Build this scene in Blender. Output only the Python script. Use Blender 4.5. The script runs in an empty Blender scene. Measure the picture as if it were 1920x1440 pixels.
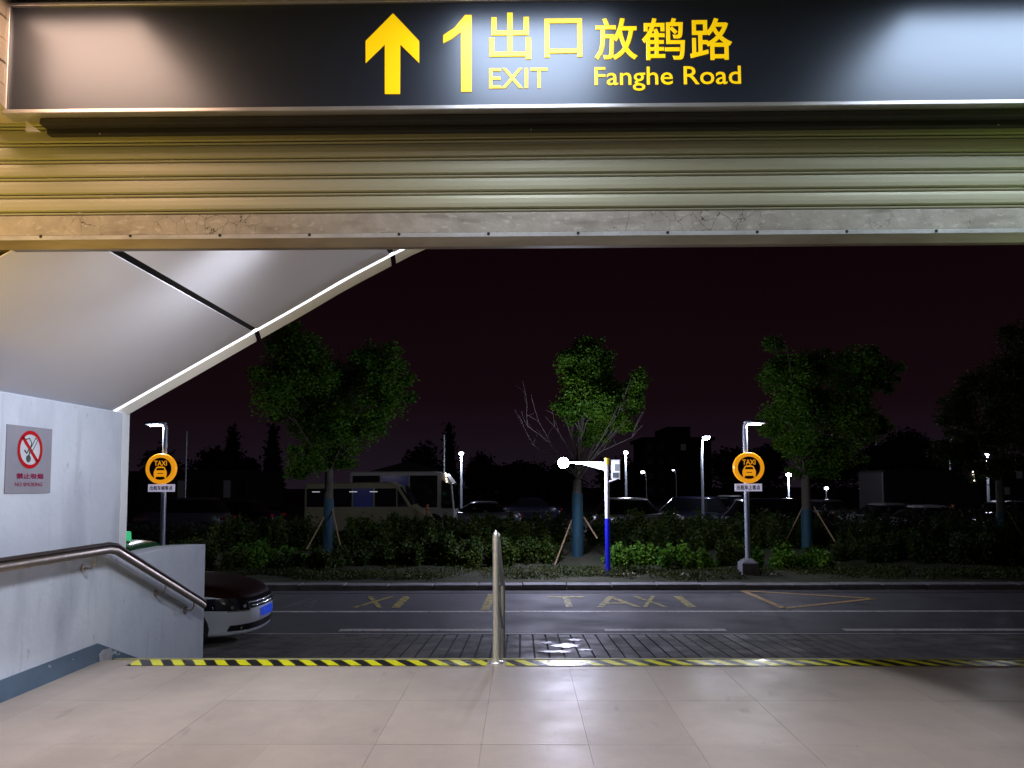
import bpy, math, random
import numpy as np
from mathutils import Vector, Euler, Matrix
R = math.radians
rng = random.Random(7)
npr = np.random.default_rng(7)
scene = bpy.context.scene
COL = scene.collection
EYE = 1.5

# ------------------------------------------------------------------ camera
FPX = 1400.0
cam_d = bpy.data.cameras.new('camera'); cam = bpy.data.objects.new('camera', cam_d); COL.objects.link(cam)
cam_d.sensor_width = 36; cam_d.lens = FPX / 1920 * 36
cam_d.shift_y = 97 / 1920
cam_d.clip_start = 0.05; cam_d.clip_end = 1500
cam.location = (0, 0, EYE)
cam.rotation_euler = (Matrix.Rotation(0.0135, 3, 'Z') @ Matrix.Rotation(R(93.6), 3, 'X') @ Matrix.Rotation(-0.0031, 3, 'Z')).to_euler()
scene.camera = cam
CM = cam.rotation_euler.to_matrix()

# ------------------------------------------------------------------ night sky
world = bpy.data.worlds.new('World'); scene.world = world; world.use_nodes = True
wn = world.node_tree.nodes; wl = world.node_tree.links
bg = wn['Background']
tc = wn.new('ShaderNodeTexCoord'); sp = wn.new('ShaderNodeSeparateXYZ'); rp = wn.new('ShaderNodeValToRGB')
ns = wn.new('ShaderNodeTexNoise'); ns.inputs['Scale'].default_value = 2.2; ns.inputs['Detail'].default_value = 3
ad = wn.new('ShaderNodeMath'); ad.operation = 'MULTIPLY_ADD'; ad.inputs[1].default_value = 0.10
wl.new(tc.outputs['Generated'], sp.inputs[0]); wl.new(tc.outputs['Generated'], ns.inputs['Vector'])
wl.new(ns.outputs['Fac'], ad.inputs[0]); wl.new(sp.outputs['Z'], ad.inputs[2]); wl.new(ad.outputs[0], rp.inputs[0])
cr = rp.color_ramp
cr.elements[0].position = 0.03; cr.elements[0].color = (0.0125, 0.0082, 0.0145, 1)
cr.elements[1].position = 0.45; cr.elements[1].color = (0.0036, 0.0009, 0.0015, 1)
e = cr.elements.new(0.15); e.color = (0.0072, 0.0026, 0.0042, 1)
wl.new(rp.outputs[0], bg.inputs[0]); bg.inputs[1].default_value = 0.92
scene.view_settings.view_transform = 'Standard'; scene.view_settings.look = 'None'
scene.view_settings.exposure = 0; scene.view_settings.gamma = 1
scene.view_settings.use_curve_mapping = False
scene.cycles.max_bounces = 7; scene.cycles.diffuse_bounces = 4; scene.cycles.glossy_bounces = 4
scene.cycles.sample_clamp_indirect = 6; scene.cycles.use_denoising = True
scene.cycles.use_light_tree = True

# ------------------------------------------------------------------ helpers
def P(px, py, Y):
    """point of the world that shows at pixel (px,py) of the 1920x1440 photo at depth Y"""
    d = CM @ Vector(((px - 960) / FPX, (720 - py) / FPX + 97 / FPX, -1))
    t = Y / d.y
    return Vector((d.x * t, Y, EYE + d.z * t))

class MB:
    def __init__(s): s.v = []; s.f = []; s.sm = []
    def add(s, vs, fs, smooth=False):
        n = len(s.v); s.v += [tuple(p) for p in vs]; s.f += [tuple(i + n for i in f) for f in fs]; s.sm += [smooth] * len(fs); return s
    def box(s, x0, x1, y0, y1, z0, z1):
        return s.add([(x0,y0,z0),(x1,y0,z0),(x1,y1,z0),(x0,y1,z0),(x0,y0,z1),(x1,y0,z1),(x1,y1,z1),(x0,y1,z1)],
                     [(3,2,1,0),(4,5,6,7),(0,1,5,4),(1,2,6,5),(2,3,7,6),(3,0,4,7)])
    def quad(s, a, b, c, d): return s.add([a,b,c,d], [(0,1,2,3)])
    def tube(s, pts, r, n=12, caps=True, smooth=True, sy=1.0):
        pts = [Vector(p) for p in pts]; rs = r if isinstance(r, (list, tuple)) else [r] * len(pts)
        vs = []; fs = []; a = None
        for i, p in enumerate(pts):
            t = (pts[min(i+1, len(pts)-1)] - pts[max(i-1, 0)]).normalized()
            if a is None:
                a = t.cross(Vector((0, 0, 1))) if abs(t.z) < .9 else t.cross(Vector((0, 1, 0)))
            a = (a - t*a.dot(t)).normalized(); b = t.cross(a).normalized()
            for k in range(n):
                w = 2 * math.pi * k / n
                vs.append(p + a * math.cos(w) * rs[i] + b * math.sin(w) * rs[i] * sy)
        for i in range(len(pts) - 1):
            for k in range(n):
                k2 = (k + 1) % n
                fs.append((i*n+k, i*n+k2, (i+1)*n+k2, (i+1)*n+k))
        s.add(vs, fs, smooth)
        if caps:
            s.add(vs[:n], [tuple(range(n))]); s.add(vs[-n:], [tuple(reversed(range(n)))])
        return s
    def sphere(s, c, r, nu=14, nv=9, sc=(1,1,1)):
        vs = []; fs = []
        for j in range(nv + 1):
            ph = math.pi * j / nv
            for i in range(nu):
                th = 2 * math.pi * i / nu
                vs.append((c[0] + r*sc[0]*math.sin(ph)*math.cos(th), c[1] + r*sc[1]*math.sin(ph)*math.sin(th), c[2] + r*sc[2]*math.cos(ph)))
        for j in range(nv):
            for i in range(nu):
                i2 = (i + 1) % nu; fs.append((j*nu+i, (j+1)*nu+i, (j+1)*nu+i2, j*nu+i2))
        return s.add(vs, fs, True)
    def prism(s, poly, y0, y1, axis='y'):
        """poly of (a,b) extruded; axis y: (x,z); axis x: (y,z); axis z: (x,y)"""
        n = len(poly)
        def m(p, t): return {'y': (p[0], t, p[1]), 'x': (t, p[0], p[1]), 'z': (p[0], p[1], t)}[axis]
        vs = [m(p, y0) for p in poly] + [m(p, y1) for p in poly]
        fs = [tuple(range(n)), tuple(reversed(range(n, 2*n)))] + [(i, i+n, (i+1) % n + n, (i+1) % n) for i in range(n)]
        return s.add(vs, fs)
    def grid(s, rows, smooth=True, closed=False):
        n = len(rows[0]); vs = [p for r in rows for p in r]; fs = []
        for j in range(len(rows) - 1):
            for i in range(n if closed else n - 1):
                i2 = (i + 1) % n; fs.append((j*n+i, j*n+i2, (j+1)*n+i2, (j+1)*n+i))
        return s.add(vs, fs, smooth)
    def disc(s, c, r, n=40, axis='y', r0=0, h=0.0, start=0):
        """flat ring/disc facing -axis"""
        vs = []
        for rr in (r, r0):
            for k in range(n):
                w = 2*math.pi*k/n
                a, b = rr*math.cos(w), rr*math.sin(w)
                vs.append({'y': (c[0]+a, c[1], c[2]+b), 'z': (c[0]+a, c[1]+b, c[2]), 'x': (c[0], c[1]+a, c[2]+b)}[axis])
        if r0 == 0: return s.add(vs[:n], [tuple(range(n))])
        return s.add(vs, [(k, (k+1) % n, n+(k+1) % n, n+k) for k in range(n)])
    def build(s, name, mat, parent=None, local=False, bevel=0, **kw):
        off = Vector((0, 0, 0))
        if parent is not None and not local:
            q = parent
            while q is not None: off += q.location; q = q.parent
        me = bpy.data.meshes.new(name)
        me.from_pydata([(a-off.x, b-off.y, c-off.z) for a, b, c in s.v], [], s.f)
        me.polygons.foreach_set('use_smooth', s.sm)
        if not isinstance(mat, (list, tuple)): mat = [mat]
        for m in mat: me.materials.append(m)
        me.update()
        o = bpy.data.objects.new(name, me); COL.objects.link(o); o.parent = parent
        if bevel:
            b = o.modifiers.new('bevel', 'BEVEL'); b.width = bevel; b.segments = 2; b.limit_method = 'ANGLE'; b.angle_limit = R(40)
        for k, v in kw.items(): o[k] = v
        return o

def fix_normals(o):
    import bmesh
    bm = bmesh.new(); bm.from_mesh(o.data); bmesh.ops.recalc_face_normals(bm, faces=bm.faces[:]); bm.to_mesh(o.data); bm.free(); return o

def thing(name, label, cat, loc=(0, 0, 0), rz=0, group=None):
    o = bpy.data.objects.new(name, None); COL.objects.link(o); o.location = loc; o.rotation_euler = (0, 0, rz)
    o.empty_display_size = 0.1
    o['label'] = label; o['category'] = cat
    if group: o['group'] = group
    return o

def copy_tree(o, parent=None):
    c = o.copy(); COL.objects.link(c); c.parent = parent
    for ch in o.children: copy_tree(ch, c)
    return c

# ------------------------------------------------------------------ materials
def mat(name, col, rough=0.6, metal=0.0, col2=None, scale=4.0, detail=6, lo=0.35, hi=0.65, bump=0.0, bscale=None,
        emit=None, estr=0.0, coat=0.0, rvar=0.0, stretch=(1, 1, 1), spec=None, dist=0.01):
    m = bpy.data.materials.new(name); m.use_nodes = True
    nt = m.node_tree; N = nt.nodes; L = nt.links; b = N['Principled BSDF']
    b.inputs['Base Color'].default_value = (*col, 1); b.inputs['Roughness'].default_value = rough
    b.inputs['Metallic'].default_value = metal; b.inputs['Coat Weight'].default_value = coat
    if spec is not None: b.inputs['Specular IOR Level'].default_value = spec
    if emit: b.inputs['Emission Color'].default_value = (*emit, 1); b.inputs['Emission Strength'].default_value = estr
    if col2 or bump or rvar:
        tc = N.new('ShaderNodeTexCoord'); mp = N.new('ShaderNodeMapping'); mp.inputs['Scale'].default_value = stretch
        L.new(tc.outputs['Object'], mp.inputs[0])
    if col2 or rvar:
        n = N.new('ShaderNodeTexNoise'); n.inputs['Scale'].default_value = scale; n.inputs['Detail'].default_value = detail
        n.inputs['Roughness'].default_value = 0.62
        L.new(mp.outputs[0], n.inputs['Vector'])
        mr = N.new('ShaderNodeMapRange'); mr.inputs[1].default_value = lo; mr.inputs[2].default_value = hi
        L.new(n.outputs['Fac'], mr.inputs[0])
        if col2:
            mx = N.new('ShaderNodeMix'); mx.data_type = 'RGBA'; mx.inputs[6].default_value = (*col, 1); mx.inputs[7].default_value = (*col2, 1)
            L.new(mr.outputs[0], mx.inputs[0]); L.new(mx.outputs[2], b.inputs['Base Color'])
        if rvar:
            r2 = N.new('ShaderNodeMapRange'); r2.inputs[3].default_value = rough - rvar; r2.inputs[4].default_value = rough + rvar
            L.new(mr.outputs[0], r2.inputs[0]); L.new(r2.outputs[0], b.inputs['Roughness'])
    if bump:
        n2 = N.new('ShaderNodeTexNoise'); n2.inputs['Scale'].default_value = bscale or scale * 6; n2.inputs['Detail'].default_value = 5
        L.new(mp.outputs[0], n2.inputs['Vector'])
        bp = N.new('ShaderNodeBump'); bp.inputs['Strength'].default_value = bump; bp.inputs['Distance'].default_value = dist
        L.new(n2.outputs['Fac'], bp.inputs['Height']); L.new(bp.outputs[0], b.inputs['Normal'])
    return m

def glow(name, col, s):
    m = bpy.data.materials.new(name); m.use_nodes = True; N = m.node_tree.nodes
    b = N['Principled BSDF']; b.inputs['Base Color'].default_value = (0.8, 0.8, 0.8, 1)
    b.inputs['Emission Color'].default_value = (*col, 1); b.inputs['Emission Strength'].default_value = s
    return m

def noise_over(m, col, scale, lo, hi, stretch=(1, 1, 1), detail=8, amount=1.0):
    """lay one more patchy colour over a material (dirt, stains, chips)"""
    nt = m.node_tree; N = nt.nodes; L = nt.links; b = N['Principled BSDF']
    src = b.inputs['Base Color'].links[0].from_socket if b.inputs['Base Color'].links else None
    tc = N.new('ShaderNodeTexCoord'); mp = N.new('ShaderNodeMapping'); mp.inputs['Scale'].default_value = stretch
    mp.inputs['Location'].default_value = (rng.random()*9, rng.random()*9, rng.random()*9)
    n = N.new('ShaderNodeTexNoise'); n.inputs['Scale'].default_value = scale; n.inputs['Detail'].default_value = detail
    mr = N.new('ShaderNodeMapRange'); mr.inputs[1].default_value = lo; mr.inputs[2].default_value = hi; mr.inputs[4].default_value = amount
    mx = N.new('ShaderNodeMix'); mx.data_type = 'RGBA'; mx.inputs[7].default_value = (*col, 1)
    L.new(tc.outputs['Object'], mp.inputs[0]); L.new(mp.outputs[0], n.inputs['Vector']); L.new(n.outputs['Fac'], mr.inputs[0]); L.new(mr.outputs[0], mx.inputs[0])
    if src: L.new(src, mx.inputs[6])
    else: mx.inputs[6].default_value = b.inputs['Base Color'].default_value
    L.new(mx.outputs[2], b.inputs['Base Color'])
    return m

def worn(m, scale, lo, hi):
    """paint worn away: transparent where the noise is low"""
    nt = m.node_tree; N = nt.nodes; L = nt.links; b = N['Principled BSDF']
    tc = N.new('ShaderNodeTexCoord'); n = N.new('ShaderNodeTexNoise'); n.inputs['Scale'].default_value = scale; n.inputs['Detail'].default_value = 10
    n.inputs['Roughness'].default_value = 0.7
    mr = N.new('ShaderNodeMapRange'); mr.inputs[1].default_value = lo; mr.inputs[2].default_value = hi
    L.new(tc.outputs['Object'], n.inputs['Vector']); L.new(n.outputs['Fac'], mr.inputs[0]); L.new(mr.outputs[0], b.inputs['Alpha'])
    return m

M = {}
M['plaster'] = mat('plaster', (0.56, 0.60, 0.68), 0.62, col2=(0.49, 0.53, 0.62), scale=1.6, bump=0.25, bscale=22)
noise_over(M['plaster'], (0.30, 0.33, 0.40), 2.2, 0.53, 0.74, (1, 1.0, 0.35), 10, 0.70)
noise_over(M['plaster'], (0.33, 0.36, 0.42), 9, 0.58, 0.72, (1, 1, 0.12), 6, 0.45)
noise_over(M['plaster'], (0.26, 0.28, 0.33), 16, 0.66, 0.74, (1, 1, 0.6), 10, 0.5)
M['base_band'] = mat('base_band', (0.055, 0.095, 0.15), 0.5, col2=(0.075, 0.12, 0.18), scale=3, bump=0.2, bscale=30)
noise_over(M['base_band'], (0.38, 0.40, 0.45), 3.1, 0.66, 0.68, (1, 1, 2.5), 8)
M['patch'] = mat('patch', (0.38, 0.38, 0.41), 0.9, col2=(0.28, 0.28, 0.31), scale=20, bump=0.5, bscale=60)
M['tile'] = mat('tile', (0.41, 0.345, 0.295), 0.40, col2=(0.335, 0.28, 0.245), scale=1.3, bump=0.16, bscale=75, rvar=0.08, dist=0.004)
noise_over(M['tile'], (0.25, 0.21, 0.19), 150, 0.60, 0.70, (1, 1, 1), 2, 0.7)
noise_over(M['tile'], (0.26, 0.22, 0.19), 0.9, 0.52, 0.75, (1, 0.5, 1), 8, 0.8)
noise_over(M['tile'], (0.17, 0.145, 0.13), 7, 0.66, 0.74, (1, 0.35, 1), 10, 0.45)
noise_over(M['tile'], (0.12, 0.10, 0.09), 33, 0.72, 0.76, (1.4, 0.6, 1), 3, 0.6)
def per_object(m, a, b_):
    nt = m.node_tree; N = nt.nodes; L = nt.links; b = N['Principled BSDF']; src = b.inputs['Base Color'].links[0].from_socket
    oi = N.new('ShaderNodeObjectInfo'); mr = N.new('ShaderNodeMapRange'); mr.inputs[3].default_value = a; mr.inputs[4].default_value = b_
    vm = N.new('ShaderNodeVectorMath'); vm.operation = 'SCALE'
    L.new(oi.outputs['Random'], mr.inputs[0]); L.new(src, vm.inputs[0]); L.new(mr.outputs[0], vm.inputs['Scale']); L.new(vm.outputs[0], b.inputs['Base Color'])
per_object(M['tile'], .93, 1.05)
M['grout'] = mat('grout', (0.15, 0.13, 0.115), 0.9)
M['concrete'] = mat('concrete', (0.17, 0.165, 0.155), 0.8, col2=(0.10, 0.098, 0.092), scale=2.5, bump=0.5, bscale=35, rvar=0.1)
M['apron'] = mat('apron', (0.15, 0.14, 0.125), 0.72, col2=(0.085, 0.08, 0.072), scale=2.0, bump=0.7, bscale=28, rvar=0.15)
M['groove'] = mat('groove', (0.045, 0.043, 0.04), 0.9)
M['kerb'] = mat('kerb', (0.24, 0.235, 0.25), 0.8, col2=(0.15, 0.145, 0.15), scale=3, bump=0.6, bscale=25)
M['asphalt'] = mat('asphalt', (0.105, 0.100, 0.114), 0.70, col2=(0.080, 0.077, 0.088), scale=0.7, bump=0.7, bscale=160, rvar=0.10, dist=0.004)
noise_over(M['apron'], (0.05, 0.047, 0.04), 3.2, .52, .62, (1, 1, 1), 12, .75)
noise_over(M['asphalt'], (0.03, 0.03, 0.034), 0.55, 0.60, 0.68, (1, 1.6, 1), 7, 0.7)
noise_over(M['asphalt'], (0.10, 0.10, 0.11), 190, 0.64, 0.72, (1, 1, 1), 1, 0.6)
M['lot'] = mat('lot', (0.05, 0.05, 0.054), 0.7, col2=(0.035, 0.035, 0.038), scale=0.4, bump=0.4, bscale=40)
M['dirt'] = mat('dirt', (0.045, 0.042, 0.024), 0.95, col2=(0.020, 0.028, 0.008), scale=1.1, bump=1.0, bscale=14, dist=0.04)
M['line_white'] = worn(mat('line_white', (0.78, 0.74, 0.70), 0.6, col2=(0.55, 0.52, 0.50), scale=5), 14, 0.30, 0.46)
M['line_yellow'] = worn(mat('line_yellow', (0.50, 0.42, 0.14), 0.65, col2=(0.34, 0.29, 0.10), scale=4), 9, 0.34, 0.52)
M['line_ghost'] = worn(mat('line_ghost', (0.30, 0.30, 0.31), 0.7), 7, 0.44, 0.72)
M['line_orange'] = worn(mat('line_orange', (0.60, 0.38, 0.15), 0.65, col2=(0.45, 0.31, 0.14), scale=4), 9, 0.30, 0.48)
M['puddle'] = mat('puddle', (0.05, 0.05, 0.055), 0.30, col2=(0.04, 0.04, 0.04), scale=6, bump=0.6, bscale=14, dist=0.01, spec=1.0)
M['chrome'] = mat('chrome', (0.90, 0.89, 0.86), 0.46, 1.0, rvar=0.06, scale=8, stretch=(1, 1, 0.2))
M['rail_metal'] = mat('rail_metal', (0.46, 0.39, 0.32), 0.40, 1.0, col2=(0.36, 0.30, 0.25), scale=6, rvar=0.07)
M['rail_top'] = mat('rail_top', (0.030, 0.019, 0.016), 0.5, 0.0, rvar=0.1, scale=9, spec=.25)
M['galv'] = mat('galv', (0.46, 0.48, 0.50), 0.6, 0.15, col2=(0.36, 0.37, 0.38), scale=5, bump=0.4, bscale=40)
M['soffit'] = mat('soffit', (0.78, 0.77, 0.82), 0.62, 0.0, col2=(0.74, 0.73, 0.78), scale=0.8, spec=.3)
M['diffuser'] = glow('diffuser', (0.9, 0.92, 1.0), 4)
M['joint'] = mat('joint', (0.015, 0.015, 0.015), 0.9)
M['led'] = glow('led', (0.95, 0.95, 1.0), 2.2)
M['lip'] = mat('lip', (0.68, 0.67, 0.63), 0.5, 0.0, col2=(0.62, 0.61, 0.57), scale=1.2)
M['slat'] = mat('slat', (0.42, 0.425, 0.30), 0.50, 0.10, col2=(0.36, 0.365, 0.265), scale=1.1, stretch=(0.25, 1, 6), rvar=0.08, bump=0.05, bscale=8)
noise_over(M['slat'], (0.26, 0.25, 0.18), 1.6, 0.52, 0.72, (0.2, 1, 7), 8, 0.6)
M['bar'] = mat('bar', (0.40, 0.38, 0.34), 0.7, 0.1, col2=(0.30, 0.285, 0.25), scale=9, bump=0.2, bscale=50)
noise_over(M['bar'], (0.14, 0.125, 0.10), 5, 0.54, 0.70, (0.5, 1, 2.5), 12, 0.6)
noise_over(M['bar'], (0.52, 0.50, 0.46), 26, 0.60, 0.64, (0.8, 1, 1.5), 8, 0.5)
def add_cracks(m):
    nt = m.node_tree; N = nt.nodes; L = nt.links; b = N['Principled BSDF']; src = b.inputs['Base Color'].links[0].from_socket
    tc = N.new('ShaderNodeTexCoord'); n = N.new('ShaderNodeTexNoise'); n.inputs['Scale'].default_value = 9; n.inputs['Detail'].default_value = 8
    vm = N.new('ShaderNodeVectorMath'); vm.operation = 'MULTIPLY_ADD'; vm.inputs[1].default_value = (0.12, 0.12, 0.12)
    v = N.new('ShaderNodeTexVoronoi'); v.feature = 'DISTANCE_TO_EDGE'; v.inputs['Scale'].default_value = 13
    mr = N.new('ShaderNodeMapRange'); mr.inputs[1].default_value = 0.004; mr.inputs[2].default_value = 0.018; mr.inputs[3].default_value = 1; mr.inputs[4].default_value = 0
    n3 = N.new('ShaderNodeTexNoise'); n3.inputs['Scale'].default_value = 1.6; m3 = N.new('ShaderNodeMapRange'); m3.inputs[1].default_value = 0.5; m3.inputs[2].default_value = 0.6
    mu = N.new('ShaderNodeMath'); mu.operation = 'MULTIPLY'
    mx = N.new('ShaderNodeMix'); mx.data_type = 'RGBA'; mx.inputs[7].default_value = (0.035, 0.03, 0.025, 1)
    L.new(tc.outputs['Object'], n.inputs['Vector']); L.new(n.outputs['Color'], vm.inputs[0]); L.new(tc.outputs['Object'], vm.inputs[2])
    L.new(vm.outputs[0], v.inputs['Vector']); L.new(v.outputs['Distance'], mr.inputs[0]); L.new(tc.outputs['Object'], n3.inputs['Vector'])
    L.new(n3.outputs['Fac'], m3.inputs[0]); L.new(mr.outputs[0], mu.inputs[0]); L.new(m3.outputs[0], mu.inputs[1]); L.new(mu.outputs[0], mx.inputs[0])
    L.new(src, mx.inputs[6]); L.new(mx.outputs[2], b.inputs['Base Color'])
add_cracks(M['bar'])
M['bar_low'] = mat('bar_low', (0.30, 0.27, 0.22), 0.45, 0.4, col2=(0.17, 0.14, 0.10), scale=1.5, stretch=(0.6, 1, 3))
M['hole'] = mat('hole', (0.012, 0.01, 0.01), 0.8)
M['sign_face'] = mat('sign_face', (0.006, 0.009, 0.018), 0.36, 0.0, rvar=0.03, scale=1.0, stretch=(0.5, 1, 2), bump=0.06, bscale=1.2, spec=1.0, coat=0.5, dist=0.03)
M['sign_face'].node_tree.nodes['Principled BSDF'].inputs['Coat Roughness'].default_value = 0.40
M['sign_face'].node_tree.nodes['Principled BSDF'].inputs['Specular Tint'].default_value = (.70, .82, 1, 1)
M['sign_face'].node_tree.nodes['Principled BSDF'].inputs['Coat Tint'].default_value = (.9, .95, 1, 1)
M['alu'] = mat('alu', (0.62, 0.62, 0.63), 0.34, 0.8, rvar=0.05, scale=4)
M['black'] = mat('black', (0.018, 0.017, 0.015), 0.5, rvar=0.1, scale=3)
M['yellow_glow'] = mat('yellow_glow', (0.80, 0.55, 0.005), 0.35, emit=(1.0, 0.60, 0.0), estr=0.62)
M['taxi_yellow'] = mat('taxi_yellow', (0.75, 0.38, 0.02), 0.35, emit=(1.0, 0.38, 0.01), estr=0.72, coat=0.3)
M['taxi_dark'] = mat('taxi_dark', (0.03, 0.012, 0.008), 0.35)
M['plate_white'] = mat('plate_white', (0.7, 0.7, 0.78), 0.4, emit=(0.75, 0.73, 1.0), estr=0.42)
M['navy'] = mat('navy', (0.02, 0.015, 0.12), 0.5)
M['pole'] = mat('pole', (0.42, 0.46, 0.52), 0.35, 0.3, rvar=0.08, scale=4)
M['pole_white'] = mat('pole_white', (0.70, 0.70, 0.74), 0.4, rvar=0.08, scale=4)
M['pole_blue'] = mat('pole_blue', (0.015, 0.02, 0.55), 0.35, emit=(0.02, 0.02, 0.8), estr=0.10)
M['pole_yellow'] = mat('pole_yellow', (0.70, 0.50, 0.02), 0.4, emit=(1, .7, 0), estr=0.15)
M['lamp'] = glow('lamp', (0.86, 0.88, 1.0), 18)
M['lamp_hot'] = glow('lamp_hot', (0.86, 0.90, 1.0), 90)
M['lamp_far'] = glow('lamp_far', (0.82, 0.86, 1.0), 14)
M['lamp_warm'] = glow('lamp_warm', (1.0, 0.82, 0.6), 4)
M['lightbox'] = glow('lightbox', (0.80, 0.86, 0.90), 0.55)
M['grey_print'] = mat('grey_print', (0.12, 0.14, 0.14), 0.5)
M['notice'] = mat('notice', (0.25, 0.245, 0.29), 0.6, 0.0, col2=(0.22, 0.215, 0.26), scale=3, spec=.2)
M['notice_white'] = mat('notice_white', (0.46, 0.50, 0.54), 0.6, spec=.2)
M['red'] = mat('red', (0.40, 0.004, 0.008), 0.7, spec=.1)
M['maroon'] = mat('maroon', (0.22, 0.004, 0.05), 0.7, spec=.1)
M['ink'] = mat('ink', (0.02, 0.018, 0.03), 0.5)
M['silver'] = mat('silver', (0.74, 0.78, 0.84), 0.34, 0.12, coat=0.7)
M['hood'] = mat('hood', (0.022, 0.002, 0.0025), 0.6, 0.0, spec=.08)
M['car_glass'] = mat('car_glass', (0.006, 0.007, 0.009), 0.06, coat=0.4)
M['car_black'] = mat('car_black', (0.012, 0.012, 0.014), 0.35, rvar=0.1, scale=5)
M['lens_glass'] = mat('lens_glass', (0.012, 0.012, 0.016), 0.12, 0.0)
M['reflector'] = mat('reflector', (0.85, 0.85, 0.9), 0.10, 1.0, bump=0.6, bscale=25, dist=0.02)
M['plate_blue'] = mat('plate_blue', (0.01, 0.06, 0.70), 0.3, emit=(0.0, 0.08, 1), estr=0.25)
M['green_glow'] = mat('green_glow', (0.02, 0.3, 0.12), 0.4, emit=(0.02, 0.65, 0.22), estr=.6)
M['green_roof'] = mat('green_roof', (0.05, 0.30, 0.09), 0.25, 0.1, coat=0.5)
M['grille_black'] = mat('grille_black', (0.008, 0.008, 0.009), 0.95, spec=0.05)
M['tyre'] = mat('tyre', (0.02, 0.02, 0.02), 0.8)
M['rim'] = mat('rim', (0.5, 0.5, 0.52), 0.3, 0.9)
M['cream'] = mat('cream', (0.30, 0.29, 0.16), 0.45, col2=(0.24, 0.22, 0.13), scale=0.8, coat=0.2)
M['coach_white'] = mat('coach_white', (0.62, 0.60, 0.58), 0.4, coat=0.2)
M['bus_blue'] = mat('bus_blue', (0.02, 0.025, 0.10), 0.15, emit=(0.05, 0.07, 0.35), estr=0.05)
M['far_building'] = mat('far_building', (0.035, 0.033, 0.036), 0.9)
M['window_dark'] = mat('window_dark', (0.02, 0.02, 0.025), 0.3)
M['window_lit'] = mat('window_lit', (.03, .03, .03), .4, emit=(.5, .5, .6), estr=.012)
M['orange'] = mat('orange', (0.60, 0.12, 0.04), 0.5)
M['bark'] = mat('bark', (0.10, 0.088, 0.068), 0.9, col2=(0.06, 0.052, 0.04), scale=9, stretch=(1, 1, 0.3), bump=0.8, bscale=30, dist=0.02)
M['twig'] = mat('twig', (0.13, 0.11, 0.10), 0.9)
M['wrap'] = mat('wrap', (0.008, 0.060, 0.090), 0.7, col2=(0.005, 0.032, 0.055), scale=6, stretch=(1, 1, 0.2), bump=0.5, bscale=20, dist=0.02)
M['stake'] = mat('stake', (0.30, 0.20, 0.10), 0.8, col2=(0.2, 0.14, 0.08), scale=10)
def leaf_mat(name, c1, c2, scale=0.9, tr=0.25):
    m = mat(name, c1, 0.6, col2=c2, scale=scale, lo=0.38, hi=0.62, spec=0.3)
    b = m.node_tree.nodes['Principled BSDF']; N = m.node_tree.nodes; L = m.node_tree.links
    t = N.new('ShaderNodeBsdfTranslucent'); mx = N.new('ShaderNodeMixShader'); mx.inputs[0].default_value = tr
    L.new(b.inputs['Base Color'].links[0].from_socket, t.inputs[0])
    L.new(b.outputs[0], mx.inputs[1]); L.new(t.outputs[0], mx.inputs[2]); L.new(mx.outputs[0], N['Material Output'].inputs[0])
    return m
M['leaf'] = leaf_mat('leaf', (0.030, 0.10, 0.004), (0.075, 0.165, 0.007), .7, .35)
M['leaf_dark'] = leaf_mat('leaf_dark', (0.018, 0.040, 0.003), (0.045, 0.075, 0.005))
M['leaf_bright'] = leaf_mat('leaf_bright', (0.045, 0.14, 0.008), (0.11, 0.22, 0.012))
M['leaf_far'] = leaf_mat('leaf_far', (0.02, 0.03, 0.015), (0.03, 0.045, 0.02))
M['grass'] = leaf_mat('grass', (0.03, 0.055, 0.008), (0.07, 0.08, 0.016))
M['dry'] = mat('dry', (0.40, 0.36, 0.30), 0.8)

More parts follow.
